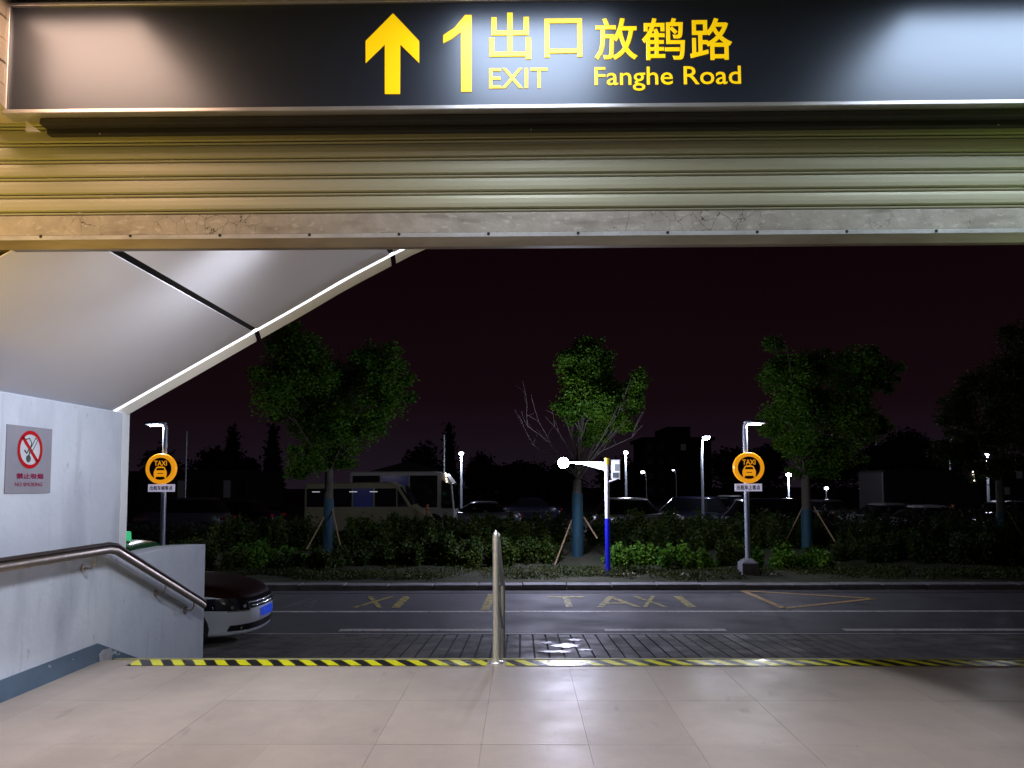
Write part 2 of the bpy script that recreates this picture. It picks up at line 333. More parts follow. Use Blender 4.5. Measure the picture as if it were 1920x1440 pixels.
# hazard tape: flat print, black and fluorescent yellow slanting bars along X
def tape_mat():
    m = bpy.data.materials.new('hazard_tape'); m.use_nodes = True; N = m.node_tree.nodes; L = m.node_tree.links; b = N['Principled BSDF']
    tc = N.new('ShaderNodeTexCoord'); s = N.new('ShaderNodeSeparateXYZ'); L.new(tc.outputs['Object'], s.inputs[0])
    a = N.new('ShaderNodeMath'); a.operation = 'MULTIPLY_ADD'; a.inputs[1].default_value = 0.62; L.new(s.outputs['Y'], a.inputs[0]); L.new(s.outputs['X'], a.inputs[2])
    n = N.new('ShaderNodeTexNoise'); n.inputs['Scale'].default_value = 3; L.new(tc.outputs['Object'], n.inputs['Vector'])
    a2 = N.new('ShaderNodeMath'); a2.operation = 'MULTIPLY_ADD'; a2.inputs[1].default_value = 0.03; L.new(n.outputs['Fac'], a2.inputs[0]); L.new(a.outputs[0], a2.inputs[2])
    d = N.new('ShaderNodeMath'); d.operation = 'DIVIDE'; d.inputs[1].default_value = 0.182; L.new(a2.outputs[0], d.inputs[0])
    f = N.new('ShaderNodeMath'); f.operation = 'FRACT'; L.new(d.outputs[0], f.inputs[0])
    g = N.new('ShaderNodeMath'); g.operation = 'GREATER_THAN'; g.inputs[1].default_value = 0.5; L.new(f.outputs[0], g.inputs[0])
    mx = N.new('ShaderNodeMix'); mx.data_type = 'RGBA'; mx.inputs[6].default_value = (0.018, 0.018, 0.018, 1); mx.inputs[7].default_value = (0.75, 0.72, 0.02, 1)
    L.new(g.outputs[0], mx.inputs[0])
    n2 = N.new('ShaderNodeTexNoise'); n2.inputs['Scale'].default_value = 25; n2.inputs['Detail'].default_value = 8; L.new(tc.outputs['Object'], n2.inputs['Vector'])
    mr = N.new('ShaderNodeMapRange'); mr.inputs[1].default_value = 0.62; mr.inputs[2].default_value = 0.70; mr.inputs[4].default_value = 0.6; L.new(n2.outputs['Fac'], mr.inputs[0])
    m2 = N.new('ShaderNodeMix'); m2.data_type = 'RGBA'; m2.inputs[7].default_value = (0.12, 0.11, 0.08, 1); L.new(mx.outputs[2], m2.inputs[6]); L.new(mr.outputs[0], m2.inputs[0])
    L.new(m2.outputs[2], b.inputs['Base Color']); b.inputs['Roughness'].default_value = 0.30; b.inputs['Coat Weight'].default_value = 0.3
    n3 = N.new('ShaderNodeTexNoise'); n3.inputs['Scale'].default_value = 14; L.new(tc.outputs['Object'], n3.inputs['Vector'])
    bp = N.new('ShaderNodeBump'); bp.inputs['Strength'].default_value = 0.35; bp.inputs['Distance'].default_value = 0.01; L.new(n3.outputs['Fac'], bp.inputs['Height']); L.new(bp.outputs[0], b.inputs['Normal'])
    return m
M['tape'] = tape_mat()

def area(name, loc, size, power, col, target=None, size_y=None, parent=None, spread=None):
    l = bpy.data.lights.new(name, 'AREA'); l.shape = 'RECTANGLE'; l.size = size; l.size_y = size_y or size; l.energy = power; l.color = col
    if spread: l.spread = R(spread)
    o = bpy.data.objects.new(name, l); COL.objects.link(o); o.location = Vector(loc)
    if target is not None: o.rotation_euler = (Vector(target) - Vector(loc)).to_track_quat('-Z', 'Y').to_euler()
    if parent is not None:
        o.parent = parent; o.location = Vector(loc) - parent.location
    return o
def point(name, loc, power, col, r=0.08, parent=None, spot=None, target=None):
    l = bpy.data.lights.new(name, 'SPOT' if spot else 'POINT'); l.energy = power; l.color = col; l.shadow_soft_size = r
    if spot: l.spot_size = R(spot); l.spot_blend = 0.6
    o = bpy.data.objects.new(name, l); COL.objects.link(o); o.location = Vector(loc)
    if target is not None: o.rotation_euler = (Vector(target) - Vector(loc)).to_track_quat('-Z', 'Y').to_euler()
    if parent is not None: o.parent = parent; o.location = Vector(loc) - parent.location
    return o

# text laid into a mesh and fitted to a box (x0..x1, z0..z1) on a vertical plane facing -Y
def text_verts(body, offset=0.0, fit=None):
    c = bpy.data.curves.new('t', 'FONT'); c.body = body; c.bevel_depth = offset; c.bevel_resolution = 0; c.resolution_u = 3; c.fill_mode = 'BOTH'
    o = bpy.data.objects.new('t', c); COL.objects.link(o); bpy.context.view_layer.update()
    me = bpy.data.meshes.new_from_object(o.evaluated_get(bpy.context.evaluated_depsgraph_get()))
    v = [(p.co.x, p.co.y, p.co.z) for p in me.vertices]; f = [tuple(p.vertices) for p in me.polygons]
    bpy.data.objects.remove(o); bpy.data.curves.remove(c); bpy.data.meshes.remove(me)
    xs = [p[0] for p in v]; ys = [p[1] for p in v]
    x0, x1, y0, y1 = min(xs), max(xs), min(ys), max(ys)
    return [((a-x0)/(x1-x0), (b-y0)/(y1-y0), c/(x1-x0)) for a, b, c in v], f
def text_on(body, name, m, parent, origin, ux, uz, offset=0.0, thick=0.0):
    """origin = lower left corner, ux / uz = vectors of full width and height"""
    v, f = text_verts(body, offset)
    origin, ux, uz = Vector(origin), Vector(ux), Vector(uz)
    un = ux.cross(uz).normalized()*ux.length*.35
    return MB().add([origin + ux*a + uz*b + un*c for a, b, c in v], f).build(name, m, parent)
def px_text(body, name, m, parent, x0, x1, y0, y1, Y, offset=0.0, thick=0.0):
    a = P(x0, y1, Y); bx = P(x1, y1, Y); t = P(x0, y0, Y)
    return text_on(body, name, m, parent, a, (bx.x-a.x, 0, 0), (0, 0, t.z-a.z), offset, thick)

# ================================================================== GROUND AND STREET
ZR = EYE - 2.4      # road level
ZV = ZR + 0.12      # verge level
gb = MB(); gb.box(-200, 200, 16.5, 330, ZR-1.0, ZR-0.02); gb.box(-200, 200, -12, 16.5, ZR-1.0, ZR-0.08)
gb.build('ground', M['lot'], kind='structure')
rb = MB(); rb.box(-60, 60, 11.96, 16.9, ZR-0.06, ZR); rb.build('road', M['asphalt'], kind='structure')
# apron that slopes from the foot of the steps down to the road
AY0, AY1 = 8.4, 11.93; AZ0 = -0.63
def az(y): return AZ0 + (ZR + 0.012 - AZ0) * (y - AY0) / (AY1 - AY0)
ap = MB(); ap.add([(-14, AY0, AZ0-.022), (16, AY0, AZ0-.022), (16, AY1, ZR-.01), (-14, AY1, ZR-.01), (-14, AY0, ZR-.3), (16, AY0, ZR-.3), (16, AY1, ZR-.3), (-14, AY1, ZR-.3)],
                  [(0,1,2,3),(4,5,1,0),(5,6,2,1),(6,7,3,2),(7,4,0,3)])
apron = ap.build('pavement', M['groove'], kind='structure')
xs = -14.0
while xs < 15.9:
    w = 0.19 if -4.5 < xs < 5.5 else 0.6
    g = 0.020 if -3.2 < xs < 4.6 else 0.006
    b0, b1 = xs, xs + w - g; sk = -0.0 + xs*0.10
    j = rng.uniform(-.003, .003)
    s = MB(); s.add([(b0, AY0, az(AY0)+j), (b1, AY0, az(AY0)+j), (b1+sk*.35, AY1, az(AY1)+j), (b0+sk*.35, AY1, az(AY1)+j),
                     (b0, AY0, az(AY0)-.02), (b1, AY0, az(AY0)-.02), (b1+sk*.35, AY1, az(AY1)-.02), (b0+sk*.35, AY1, az(AY1)-.02)],
                    [(0,1,2,3),(5,4,7,6),(4,5,1,0),(5,6,2,1),(6,7,3,2),(7,4,0,3)])
    s.build('concrete_strip', M['apron'], apron)
    xs += w
# puddle lying in the grooves
pd = MB()
for cx, cy, rx, ry in ((0.60, 10.7, .20, .20), (0.42, 10.15, .22, .09), (0.78, 11.3, .10, .12), (.35, 11.0, .08, .10), (.85, 10.3, .10, .08)):
    c = [(cx + rx*math.cos(k*math.tau/18)*(1+.25*math.sin(3*k+cx*9)), cy + ry*math.sin(k*math.tau/18)*(1+.3*math.sin(2*k+cy*7))) for k in range(18)]
    pd.add([(a, b, az(b)+.006 + (rng.random()*.0005)) for a, b in c], [tuple(range(18))])
pd.build('puddle', M['puddle'], kind='stuff', label='wet puddle on the grooved concrete apron beyond the tape', category='puddle')

# kerb
kb = MB(); kb.box(-60, 60, 16.9, 17.22, ZR-.4, ZR+.02); kerb = kb.build('kerb', M['grout'], kind='structure')
x = -12.0
while x < 14:
    s = MB(); z = ZV + rng.uniform(-.008, .008); s.box(x, x+.985, 16.86+rng.uniform(-.01, .01), 17.28, ZR-.1, z)
    s.build('kerbstone', M['kerb'], kerb, bevel=0.02); x += 1.0
gut = MB(); gut.box(-60, 60, 16.4, 16.86, ZR, ZR+.006); gut.build('gutter', mat('gutter', (.085, .083, .09), .85, col2=(.055, .054, .058), scale=1.5, bump=.5, bscale=30), kind='structure')
# verge ground, uneven sheet
rows = []
for j in range(14):
    y = 17.28 + (j/13)**1.3 * 11
    rows.append([(x, y, ZV - .01 + (0.05*math.sin(x*.9+j) + .04*math.sin(x*2.3+j*1.7))*min(1, j/2) + min(.35, max(0, (y-18.6))*.06)) for x in np.linspace(-34, 34, 90)])
MB().grid(rows).build('verge', M['dirt'], kind='structure')
# road markings
def strip(name, m, pts, w, z=ZR+.004, parent=None, **kw):
    mb = MB()
    for (a, b) in pts:
        a = Vector((a[0], a[1], 0)); b = Vector((b[0], b[1], 0)); t = (b-a).normalized(); n = Vector((-t.y, t.x, 0))*w/2
        mb.add([(p.x, p.y, z) for p in (a-n, b-n, b+n, a+n)], [(0,1,2,3)])
    return mb.build(name, m, parent, **kw)
strip('lane_line', M['line_white'], [((-40, 14.1), (40, 14.1))], .13, kind='structure')
for a, b in ((-9.2, -6.0), (-3.0, -.42), (1.33, 3.3), (5.2, 9.6), (11.5, 14)):
    strip('lane_dash', M['line_white'], [((a, 12.35), (b, 12.35))], .19, kind='structure')
strip('road_edge_line', M['line_white'], [((-12, 12.02), (14, 12.0))], .04, z=ZR+.012, kind='structure')
def ground_text(ch, xc, y0, y1, w, m, nm='lane_letter'):
    v, f = text_verts(ch, 0.0); mb = MB(); mb.add([(xc-w/2+a*w, y0+(y1-y0)*b, ZR+.008) for a, b, c in v], f)
    return mb.build(nm, m, None, kind='structure')
for i, ch in enumerate('TAXI'):
    ground_text(ch, (.90, 1.85, 2.55, 3.25)[i], 14.55, 15.95, (.78, .86, .5, .17)[i], M['line_yellow'])
    ground_text(ch, (-5.1, -4.35, -3.0, -2.45)[i], 14.5, 15.95, (.6, .6, .62, .17)[i], M['line_ghost'] if i < 2 else M['line_yellow'])
strip('bay_line', M['line_yellow'], [((-.72, 14.2), (-.66, 16.3))], .16, z=ZR+.008, kind='structure')
strip('bay_line', M['line_yellow'], [((-6.4, 14.2), (-6.4, 16.3))], .16, z=ZR+.008, kind='structure')
pt = lambda px, py: tuple(P(px, py, (EYE-ZR)*1.0)[:2]) 
def G(px, py, z=ZR):
    d = P(px, py, 10.0) - Vector((0, 0, EYE)); t = (z-EYE)/d.z; return (d.x*t, d.y*t)
A_, B_, C_, D_ = G(1392, 1108), G(1470, 1141), G(1640, 1123), G(1645, 1107)
strip('keep_clear_marking', M['line_orange'], [(A_, B_), (B_, C_), (A_, C_)], .13, z=ZR+.008, kind='structure')
strip('keep_clear_marking', M['line_ghost'], [(A_, (12.0, A_[1]+.1))], .12, z=ZR+.012, kind='structure')

# ================================================================== LANDING, STEPS, WALL
X_W = -3.60; LY = 6.46
lb = MB(); lb.box(-6, 12, -8, LY, ZR-.1, -.006); landing = lb.build('floor', M['grout'], kind='structure')
gx = [-3.905 + .6135*i for i in range(0, 20)]
gx = [x + (-1.466 - (-3.905+.6135*4)) for x in gx]
gy = [-0.18 + .8733*i for i in range(0, 8)]   # joints at 4.39, 5.25 ...
gy = [4.385 - .868*k for k in range(3, -1, -1)] + [5.253, 6.12, LY-.03]
for i in range(len(gx)-1):
    for j in range(len(gy)-1):
        x0, x1 = max(gx[i], X_W-.02), gx[i+1]
        if x1 <= X_W + .02 or x0 > 7.5: continue
        s = MB(); dz = rng.uniform(-.0006, .0006)
        s.box(x0+.0008, x1-.0008, gy[j]+.0008, gy[j+1]-.0008, -.02, dz)
        s.build('floor_tile', M['tile'], landing)
s = MB(); s.box(-3.5, 12, LY-.028, LY+.015, -.05, .008); s.build('step_nosing', mat('nosing', (.30, .27, .12), .5, col2=(.2, .19, .1), scale=6), landing, bevel=.004)
st = MB()
for k in range(4):
    st.box(-3.6, 12, LY+.35*k, LY+.35*(k+1)+.2, ZR-.1, -.165*(k+1))
steps = st.build('steps', M['concrete'], kind='structure')

# tape, two lengths, on the edge
def tape(x0, x1, label):
    rows = []
    n = int((x1-x0)/.06)
    for j in range(3):
        y = 6.225 + .195*j/2
        rows.append([(x, y + .004*math.sin(x*1.3), .004 + .003*abs(math.sin(x*3.1+j))*abs(math.sin(x*.7)) ) for x in np.linspace(x0, x1, n)])
    return MB().grid(rows).build('hazard_tape', M['tape'], None, label=label, category='hazard tape', group='hazard tape along the top step')
tape(-3.28, -.30, 'black and yellow hazard tape from the white wall to the steel post')
tape(-.14, 5.8, 'black and yellow hazard tape running right from the steel post')

# left wall: tall part then low parapet, bottom following the steps
w = MB()
prof = [(3.9, -.9), (8.50, -.9), (8.50, .815), (8.1, .84), (7.75, .855), (7.4, .855), (7.1, .845), (6.76, .835), (6.76, 2.145), (3.9, 2.145)]
w.prism(prof, X_W-.22, X_W, 'x')
wall = thing('entrance_wall', 'white stained plaster side wall stepping down beside the exit steps', 'wall', (X_W, 6.4, 0))
fix_normals(w.build('wall_panel', M['plaster'], wall, bevel=.012))
bb = MB(); bb.prism([(3.9, 0), (6.40, 0), (8.49, -.90), (8.49, -.72), (6.36, .155), (3.9, .155)], X_W, X_W+.012, 'x')
fix_normals(bb.build('skirting', M['base_band'], wall))
pb = MB(); c = P(203, 1222, 6.42)
pb.prism([(6.38, .0), (6.56, -.04), (6.585, .03), (6.56, .075), (6.42, .085), (6.37, .06)], X_W+.0125, X_W+.018, 'x')
fix_normals(pb.build('repair_patch', M['patch'], wall))
cb = MB(); cb.box(X_W-.005, X_W+.006, 6.66, 6.77, .86, 2.14); cb.build('corner_bead', mat('bead', (.62, .64, .66), .5, bump=.2, bscale=30), wall)

# wall handrail
hr = thing('wall_handrail', 'brown metal handrail on brackets bending down along the white side wall', 'handrail', (X_W+.1, 6.4, 1.0))
XR = X_W + .10
def railpts(dz): return [(XR, 3.0, .985+dz), (XR, 6.32, .985+dz), (XR, 6.44, .965+dz), (XR, 8.19, .235+dz), (XR, 8.26, .20+dz)]
MB().tube(railpts(-.040), .022, 14, sy=1.6).build('handrail_body', M['rail_metal'], hr)
MB().tube(railpts(.006), .024, 14, sy=.75).build('handrail_cap', M['rail_top'], hr)
for y, z in ((4.3, .93), (6.12, .93), (7.35, .55), (8.0, .275)):
    s = MB(); s.tube([(XR, y, z-.02), (XR, y+.0, z-.08), (XR-.03, y, z-.12), (X_W, y, z-.12)], .009, 8)
    s.tube([(X_W-.002, y, z-.12), (X_W+.012, y, z-.12)], .034, 14)
    s.build('bracket', M['rail_metal'], hr)

# middle post with rails going down the steps
mp_ = thing('centre_handrail', 'polished steel post with handrail running down the middle of the steps', 'handrail', (-.21, 6.36, 0))
XC = -.225
MB().tube([(XC, 6.33, 0), (XC, 6.33, 1.045), (XC, 6.33, 1.075), (XC, 6.335, 1.10)], [.028, .028, .022, .006], 18).build('post', M['chrome'], mp_)
MB().tube([(XC, 6.33, .0), (XC, 6.33, .012), (XC, 6.33, .016)], [.062, .062, .03], 20).build('base_plate', M['chrome'], mp_)
MB().tube([(XC+.012, 6.36, 1.06), (XC+.012, 6.46, 1.04), (XC+.012, 8.0, .42)], .021, 12).build('top_rail', M['chrome'], mp_)
MB().tube([(XC+.012, 6.36, .60), (XC+.012, 8.0, -.03)], .016, 12).build('middle_rail', M['chrome'], mp_)
MB().tube([(XC+.012, 8.0, -.66), (XC+.012, 8.0, .44)], .026, 14).build('lower_post', M['chrome'], mp_)

# ================================================================== CANOPY
CY0, CY1 = 3.805, 6.60
prof = [(-3.75, .60), (-3.63, .669), (-3.0, 1.03), (-2.4, 1.374), (-2.0, 1.60), (-1.6, 1.838), (-.96, 2.175), (-.4, 2.40), (.1, 2.51), (.7, 2.68), (1.3, 2.85), (1.95, 2.95), (2.6, 3.02), (3.4, 3.06), (4.4, 3.08), (5.6, 3.08)]
ca = np.array(prof)
def arch(x): return float(np.interp(x, ca[:, 0], ca[:, 1])) + EYE
canopy = thing('entrance_canopy', 'curved white panelled canopy soffit with bright edge over the exit', 'canopy', (0, 6.7, EYE+2.5))
edges = [-3.75, -2.40, -1.17, .05, 1.29, 2.53, 3.9, 5.6]
def arch_strip(x0, x1, y0, y1, dz0, dz1, thick=.03, n=8):
    xs = np.linspace(x0, x1, n+1); rows = [[(x, y0, arch(x)+dz0) for x in xs], [(x, y1, arch(x)+dz1) for x in xs],
                                           [(x, y1, arch(x)+dz1+thick) for x in xs], [(x, y0, arch(x)+dz0+thick) for x in xs]]
    rows.append(rows[0]); mb = MB().grid(rows, smooth=False)
    for k in (0, n):
        mb.add([rows[0][k], rows[1][k], rows[2][k], rows[3][k]], [(0,1,2,3)])
    return mb
for i in range(len(edges)-1):
    a, b = edges[i]+.022, edges[i+1]-.022
    fix_normals(arch_strip(a, b, CY0, CY1, 0, 0, thick=.006).build('soffit_panel', M['soffit'], canopy))
    fix_normals(arch_strip(a, b, CY1+.050, CY1+.12, -.004, -.066, thick=.02).build('edge_panel', M['lip'], canopy))
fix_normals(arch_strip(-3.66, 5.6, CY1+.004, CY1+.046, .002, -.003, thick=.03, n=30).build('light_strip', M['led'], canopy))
fix_normals(arch_strip(-3.75, 5.6, CY0+.07, CY1+.10, .03, .01, thick=.10, n=30).build('canopy_backing', M['joint'], canopy))

# downlights in the canopy
for i, (x, y, pw, cone, tg, bl) in enumerate(((-.35, 4.75, 430, 87, (-.35, 4.751, 0), .10), (-1.75, 5.0, 350, 120, (-3.1, 5.9, .9), .9), (-2.0, 4.35, 60, 130, (-3.4, 4.6, 1.0), .9))):
    z = arch(x) - .02
    t = thing('canopy_downlight', ('round recessed downlight in the middle of the canopy soffit', 'round recessed downlight in the sloping left soffit near its edge', 'round recessed downlight in the sloping left soffit near the shutter')[i], 'downlight', (x, y, z), group='canopy downlights')
    MB().tube([(x, y, z-.02), (x, y, z+.03)], .13, 24, caps=False).build('rim', M['alu'], t)
    MB().disc((x, y, z-.005), .12, 24, 'z').build('diffuser', M['diffuser'], t)
    point('downlight_lamp', (x, y, z-.06), pw, (.84, .89, 1), .05 if i == 0 else .38, t, spot=cone, target=tg).data.spot_blend = bl

# ================================================================== ROLLER SHUTTER
SY = 3.80; SZ = P(979, 452, SY).z
sh = thing('roller_shutter', 'half raised beige steel roller shutter with a scuffed grey bottom bar', 'roller shutter', (0, SY, SZ))
zb = P(979, 397, SY).z; pitch = .0925; SX0, SX1 = -3.3, 3.9
for k in range(9):
    z0 = zb + pitch*k
    prof = [(SY+.020, z0+.001), (SY+.004, z0+.001), (SY-.005, z0+.005), (SY-.006, z0+.011), (SY+.002, z0+.0135), (SY+.022, z0+.0145), (SY+.022, z0+.0190), (SY+.002, z0+.020),
            (SY-.008, z0+.026), (SY-.010, z0+.045), (SY-.009, z0+.070), (SY-.005, z0+.0865), (SY+.004, z0+.089), (SY+.020, z0+.0895)]
    prof = prof[::-1]
    xs_ = np.linspace(SX0, SX1, 13); rows = []
    for x in xs_: rows.append([(x, a + .002*math.sin(x*1.7+k), b) for a, b in prof])
    fix_normals(MB().grid(rows, smooth=False, closed=True).build('slat', M['slat'], sh))
s = MB(); s.box(SX0, SX1, SY-.012, SY+.03, P(979, 437, SY).z, zb-.006); s.build('bottom_bar', M['bar'], sh, bevel=.003)
s = MB(); s.box(SX0, SX1, SY-.018, SY+.035, SZ+.018, P(979, 437, SY).z-.001); s.build('bottom_rail', M['galv'], sh, bevel=.002)
s = MB(); s.prism([(SY-.018, SZ+.017), (SY+.035, SZ+.017), (SY+.035, SZ-.028), (SY-.006, SZ-.028)], SX0, SX1, 'x'); fix_normals(s.build('weather_strip', M['bar_low'], sh))
for i in range(-1, 15):
    p = P(76+168*i, 437.5-.0062*(76+168*i-979), SY-.02)
    MB().tube([(p.x, SY-.020, p.z), (p.x, SY-.0175, p.z)], .008, 10).build('bolt_hole', M['hole'], sh)
for x in (SX0+.02, SX1-.02):
    s = MB(); s.box(x-.06, x+.06, SY-.05, SY+.06, 0, 3.6); s.build('guide_rail', M['alu'], sh)
s = MB(); s.box(SX0, SX1, SY-.02, SY+.4, zb+pitch*9, 3.95); s.build('shutter_housing', M['black'], sh)

# ================================================================== EXIT SIGN
GY = 3.60
tl = P(14, 6, GY); bl = P(14, 209, GY); ZT, ZB = P(979, -4, GY).z, P(979, 205, GY).z
SGX0, SGX1 = tl.x, 3.2
sg = thing('exit_sign', 'long black overhead exit sign with yellow arrow and road name', 'sign', (0, GY, ZB))
s = MB(); s.box(SGX0+.02, SGX1-.02, GY+.004, GY+.08, ZB+.015, ZT-.015); s.build('sign_panel', M['sign_face'], sg)
for nm, b in (('frame_rail', (SGX0, SGX1, ZB, ZB+.02)), ('frame_rail', (SGX0, SGX1, ZT-.018, ZT)), ('frame_rail', (SGX0, SGX0+.024, ZB+.021, ZT-.019)), ('frame_rail', (SGX1-.024, SGX1, ZB+.021, ZT-.019))):
    s = MB(); s.box(b[0], b[1], GY-.012, GY+.085, b[2], b[3]); s.build(nm, M['alu'], sg, bevel=.003)
zz = P(979, 246, 3.72).z
s = MB(); s.box(SGX0+.16, SGX1, 3.70, 3.74, zz, ZT); s.build('back_box', M['black'], sg)
s = MB(); s.box(SGX0+.16, SGX1, 3.64, 3.70, ZB-.03, ZB-.004); s.build('lower_channel', M['black'], sg)
a = P(50, 228, 3.66); b = P(76, 247, 3.66)
s = MB(); s.prism([(a.x, a.z), (a.x, b.z), (b.x, b.z)], 3.655, 3.672, 'y'); fix_normals(s.build('bracket', M['alu'], sg))
for px_, py_ in ((1008, 213), (996, 243), (187, 251), (1872, 234)):
    p = P(px_, py_, 3.69); MB().sphere(p, .004, 8, 5).build('rivet', M['alu'], sg)
LYs = GY + .001
def px_poly(pts, name, Y=LYs):
    poly = [(P(x, y, Y).x, P(x, y, Y).z) for x, y in pts]
    return fix_normals(MB().prism(poly, Y-.001, Y+.004, 'y').build(name, M['yellow_glow'], sg))
px_poly([(737, 25), (786, 77), (786, 118), (750.5, 83), (750, 176), (721.5, 176), (721.5, 83), (685.5, 118), (685.5, 77)], 'arrow')
px_poly([(884.5, 28), (884.5, 172), (864.5, 172), (864, 60), (847, 73), (831, 81), (831, 66), (852, 52), (872, 28)], 'number')
px_text('出', 'character', M['yellow_glow'], sg, 917, 996, 24, 112, LYs, .012, .002)
px_text('口', 'character', M['yellow_glow'], sg, 1021, 1092, 35, 108, LYs, .012, .002)
for ch, a, b in (('放', 1115, 1196), ('鹤', 1204, 1285), ('路', 1294, 1374)):
    px_text(ch, 'character', M['yellow_glow'], sg, a, b, 34, 113, LYs, .014, .002)
px_text('EXIT', 'lettering', M['yellow_glow'], sg, 917, 1027, 128, 166, LYs, .008, .002)
px_text('Fanghe Road', 'lettering', M['yellow_glow'], sg, 1115, 1390, 126, 171, LYs, .008, .002)

# ================================================================== HALL BEHIND THE SHUTTER (side pieces, ceiling with its luminaires)
hall = MB()
hall.box(-6, 12, 3.88, 4.05, EYE+2.9, 6.0)            # wall over the opening
hall.box(-6, -3.36, 3.74, 3.86, -.02, 4.0); hall.box(3.95, 12, 3.74, 3.86, -.02, 4.0)
hall.box(-6, -3.83, 3.9, 6.2, -.9, 2.1)
hall.build('hall_wall', M['plaster'], kind='structure')
cl = MB(); cl.box(-6, 8, -7, 3.86, 3.98, 4.1); cl.build('ceiling', mat('ceiling_grey', (.20, .205, .22), .8), kind='structure')
bw = MB(); bw.box(-6, 8, -7.2, -7, -.02, 4.1); bw.box(-6.1, -6, -7, 3.8, -.02, 4.1); bw.box(8, 8.1, -7, 3.8, -.02, 4.1)
bw.build('hall_side_wall', mat('hall_paint', (.60, .58, .53), .6), kind='structure')
# cladding strips seen left of the sign
clad = thing('wall_cladding', 'beige slatted cladding just left of the exit sign', 'cladding', (-2.62, 3.7, 3.0))
for k in range(6):
    z0 = P(5, 222, 3.70).z + k*.115
    s = MB(); s.prism([(3.30, z0+.002), (3.76, z0+.002), (3.76, z0+.112), (3.30, z0+.112)], -2.80, -2.585 - .004*(k % 2), 'x')
    fix_normals(s.build('cladding_board', mat('cladding', (.48, .44, .36), .6) if k == 0 else bpy.data.materials['cladding'], clad, bevel=.004))
def luminaire(x, y, lx, ly, pw, col, label):
    t = thing('ceiling_light', label, 'ceiling light', (x, y, 3.97), group='hall ceiling lights')
    s = MB(); s.box(x-lx/2-.03, x+lx/2+.03, y-ly/2-.03, y+ly/2+.03, 3.93, 3.979); s.build('housing', M['alu'], t)
    area('ceiling_lamp', (x, y, 3.925), lx, pw, col, (x, y, 0), ly, t)
luminaire(-2.75, 3.0, 1.5, .9, 50, (1.0, .60, .40), 'wide warm ceiling light panel before the left end of the exit sign')
luminaire(.06, 3.0, .8, .8, 27, (.80, .87, 1.0), 'narrow cool ceiling light panel before the middle of the exit sign')
luminaire(2.75, 3.06, 1.5, .7, 37, (.76, .86, 1.0), 'wide cool ceiling light panel before the right end of the exit sign')
luminaire(-1.5, -1.5, 1.2, .6, 72, (1.0, .80, .66), 'warm ceiling light panel deep in the hall on the left')
luminaire(2.2, -1.5, 1.2, .6, 34, (1.0, .90, .86), 'neutral ceiling light panel deep in the hall on the right')
for x_, yy_, pw, cc, lab in ((-3.15, 2.3, 30, (1.0, .62, .05), 'added unseen yellow lamp tinting the left of the shutter'), (3.9, 2.3, 12, (.5, .85, .06), 'added unseen greenish lamp tinting the right of the shutter')):
    t = thing('added_tint_lamp', lab, 'added lamp', (x_, yy_, 1.7), group='added shutter tint lamps')  # unseen lamps added to tint the shutter ends yellow and green
    s = MB(); s.box(x_-.04, x_+.04, yy_-.15, yy_+.15, 1.6, 1.8); s.build('housing', M['alu'], t)
    s = MB(); s.box(x_-.16, x_+.16, yy_-.02, yy_+.02, 0.02, 1.6); s.build('stand', M['alu'], t)
    area('tint_lamp_light', (x_, yy_+.16, 1.72), .3, pw, cc, (x_, 3.8, 3.0), .2, t)

# ================================================================== NO SMOKING NOTICE
nt_ = thing('no_smoking_sign', 'grey metal no smoking notice with red ring on the white wall', 'sign', (X_W, 5.4, 1.6))
XN = X_W + .006
def wallpt(px, py):   # pixel on the plane X = X_W
    d = P(px, py, 10.0) - Vector((0, 0, EYE)); t = X_W/d.x; return d.y*t, EYE + d.z*t
y0, zt = wallpt(12, 795); y1, _ = wallpt(97, 800); _, zb_ = wallpt(8, 926)
zt -= .0
fix_normals(MB().prism([(y0, zb_), (y1, zb_), (y1, zt), (y0, zt)], X_W, XN, 'x').build('backing', M['notice'], nt_, bevel=.001))
cy, cz = (y0+y1)/2 - .0, zt - (zt-zb_)*.345; rr = (zt-zb_)*.285
def ydisc(r, x, m, nm, r0=0, sy=1.0):
    mb = MB(); n = 40; vs = []
    for q in ((r,) if r0 == 0 else (r, r0)):
        vs += [(x, cy+q*math.cos(k*math.tau/n)*sy, cz+q*math.sin(k*math.tau/n)) for k in range(n)]
    mb.add(vs, [tuple(range(n))] if r0 == 0 else [(k, (k+1) % n, n+(k+1) % n, n+k) for k in range(n)])
    return mb.build(nm, m, nt_)
wy = (y1-y0)/(zt-zb_)
SYC = min(1.0, (y1-y0)*.32/rr)
ydisc(rr*.93, XN+.001, M['notice_white'], 'white_disc', sy=SYC)
ydisc(rr, XN+.003, M['red'], 'red_ring', rr*.80, sy=SYC)
def wbar(ya, za, yb, zb2, w, m, nm, x):
    a = Vector((0, ya, za)); b = Vector((0, yb, zb2)); t = (b-a).normalized(); n = Vector((0, -t.z, t.y))*w/2
    return MB().add([(x, *(q)[1:]) for q in (a-n, b-n, b+n, a+n)], [(0,1,2,3)]).build(nm, m, nt_)
q = rr*.62
wbar(cy-q*SYC, cz+q, cy+q*SYC, cz-q, rr*.20, M['red'], 'red_bar', XN+.003)
wbar(cy+.08*rr, cz-.05*rr, cy+.50*rr*SYC, cz+.58*rr, rr*.26, M['ink'], 'cigarette', XN+.0016)
wbar(cy+.12*rr, cz+.02*rr, cy+.47*rr*SYC, cz+.54*rr, rr*.14, M['notice_white'], 'cigarette_paper', XN+.0022)
MB().tube([(XN+.002, cy-.45*rr*SYC, cz-.05*rr), (XN+.002, cy-.28*rr*SYC, cz-.2*rr), (XN+.002, cy-.1*rr, cz+.02*rr)], rr*.035, 6).build('smoke', M['ink'], nt_)
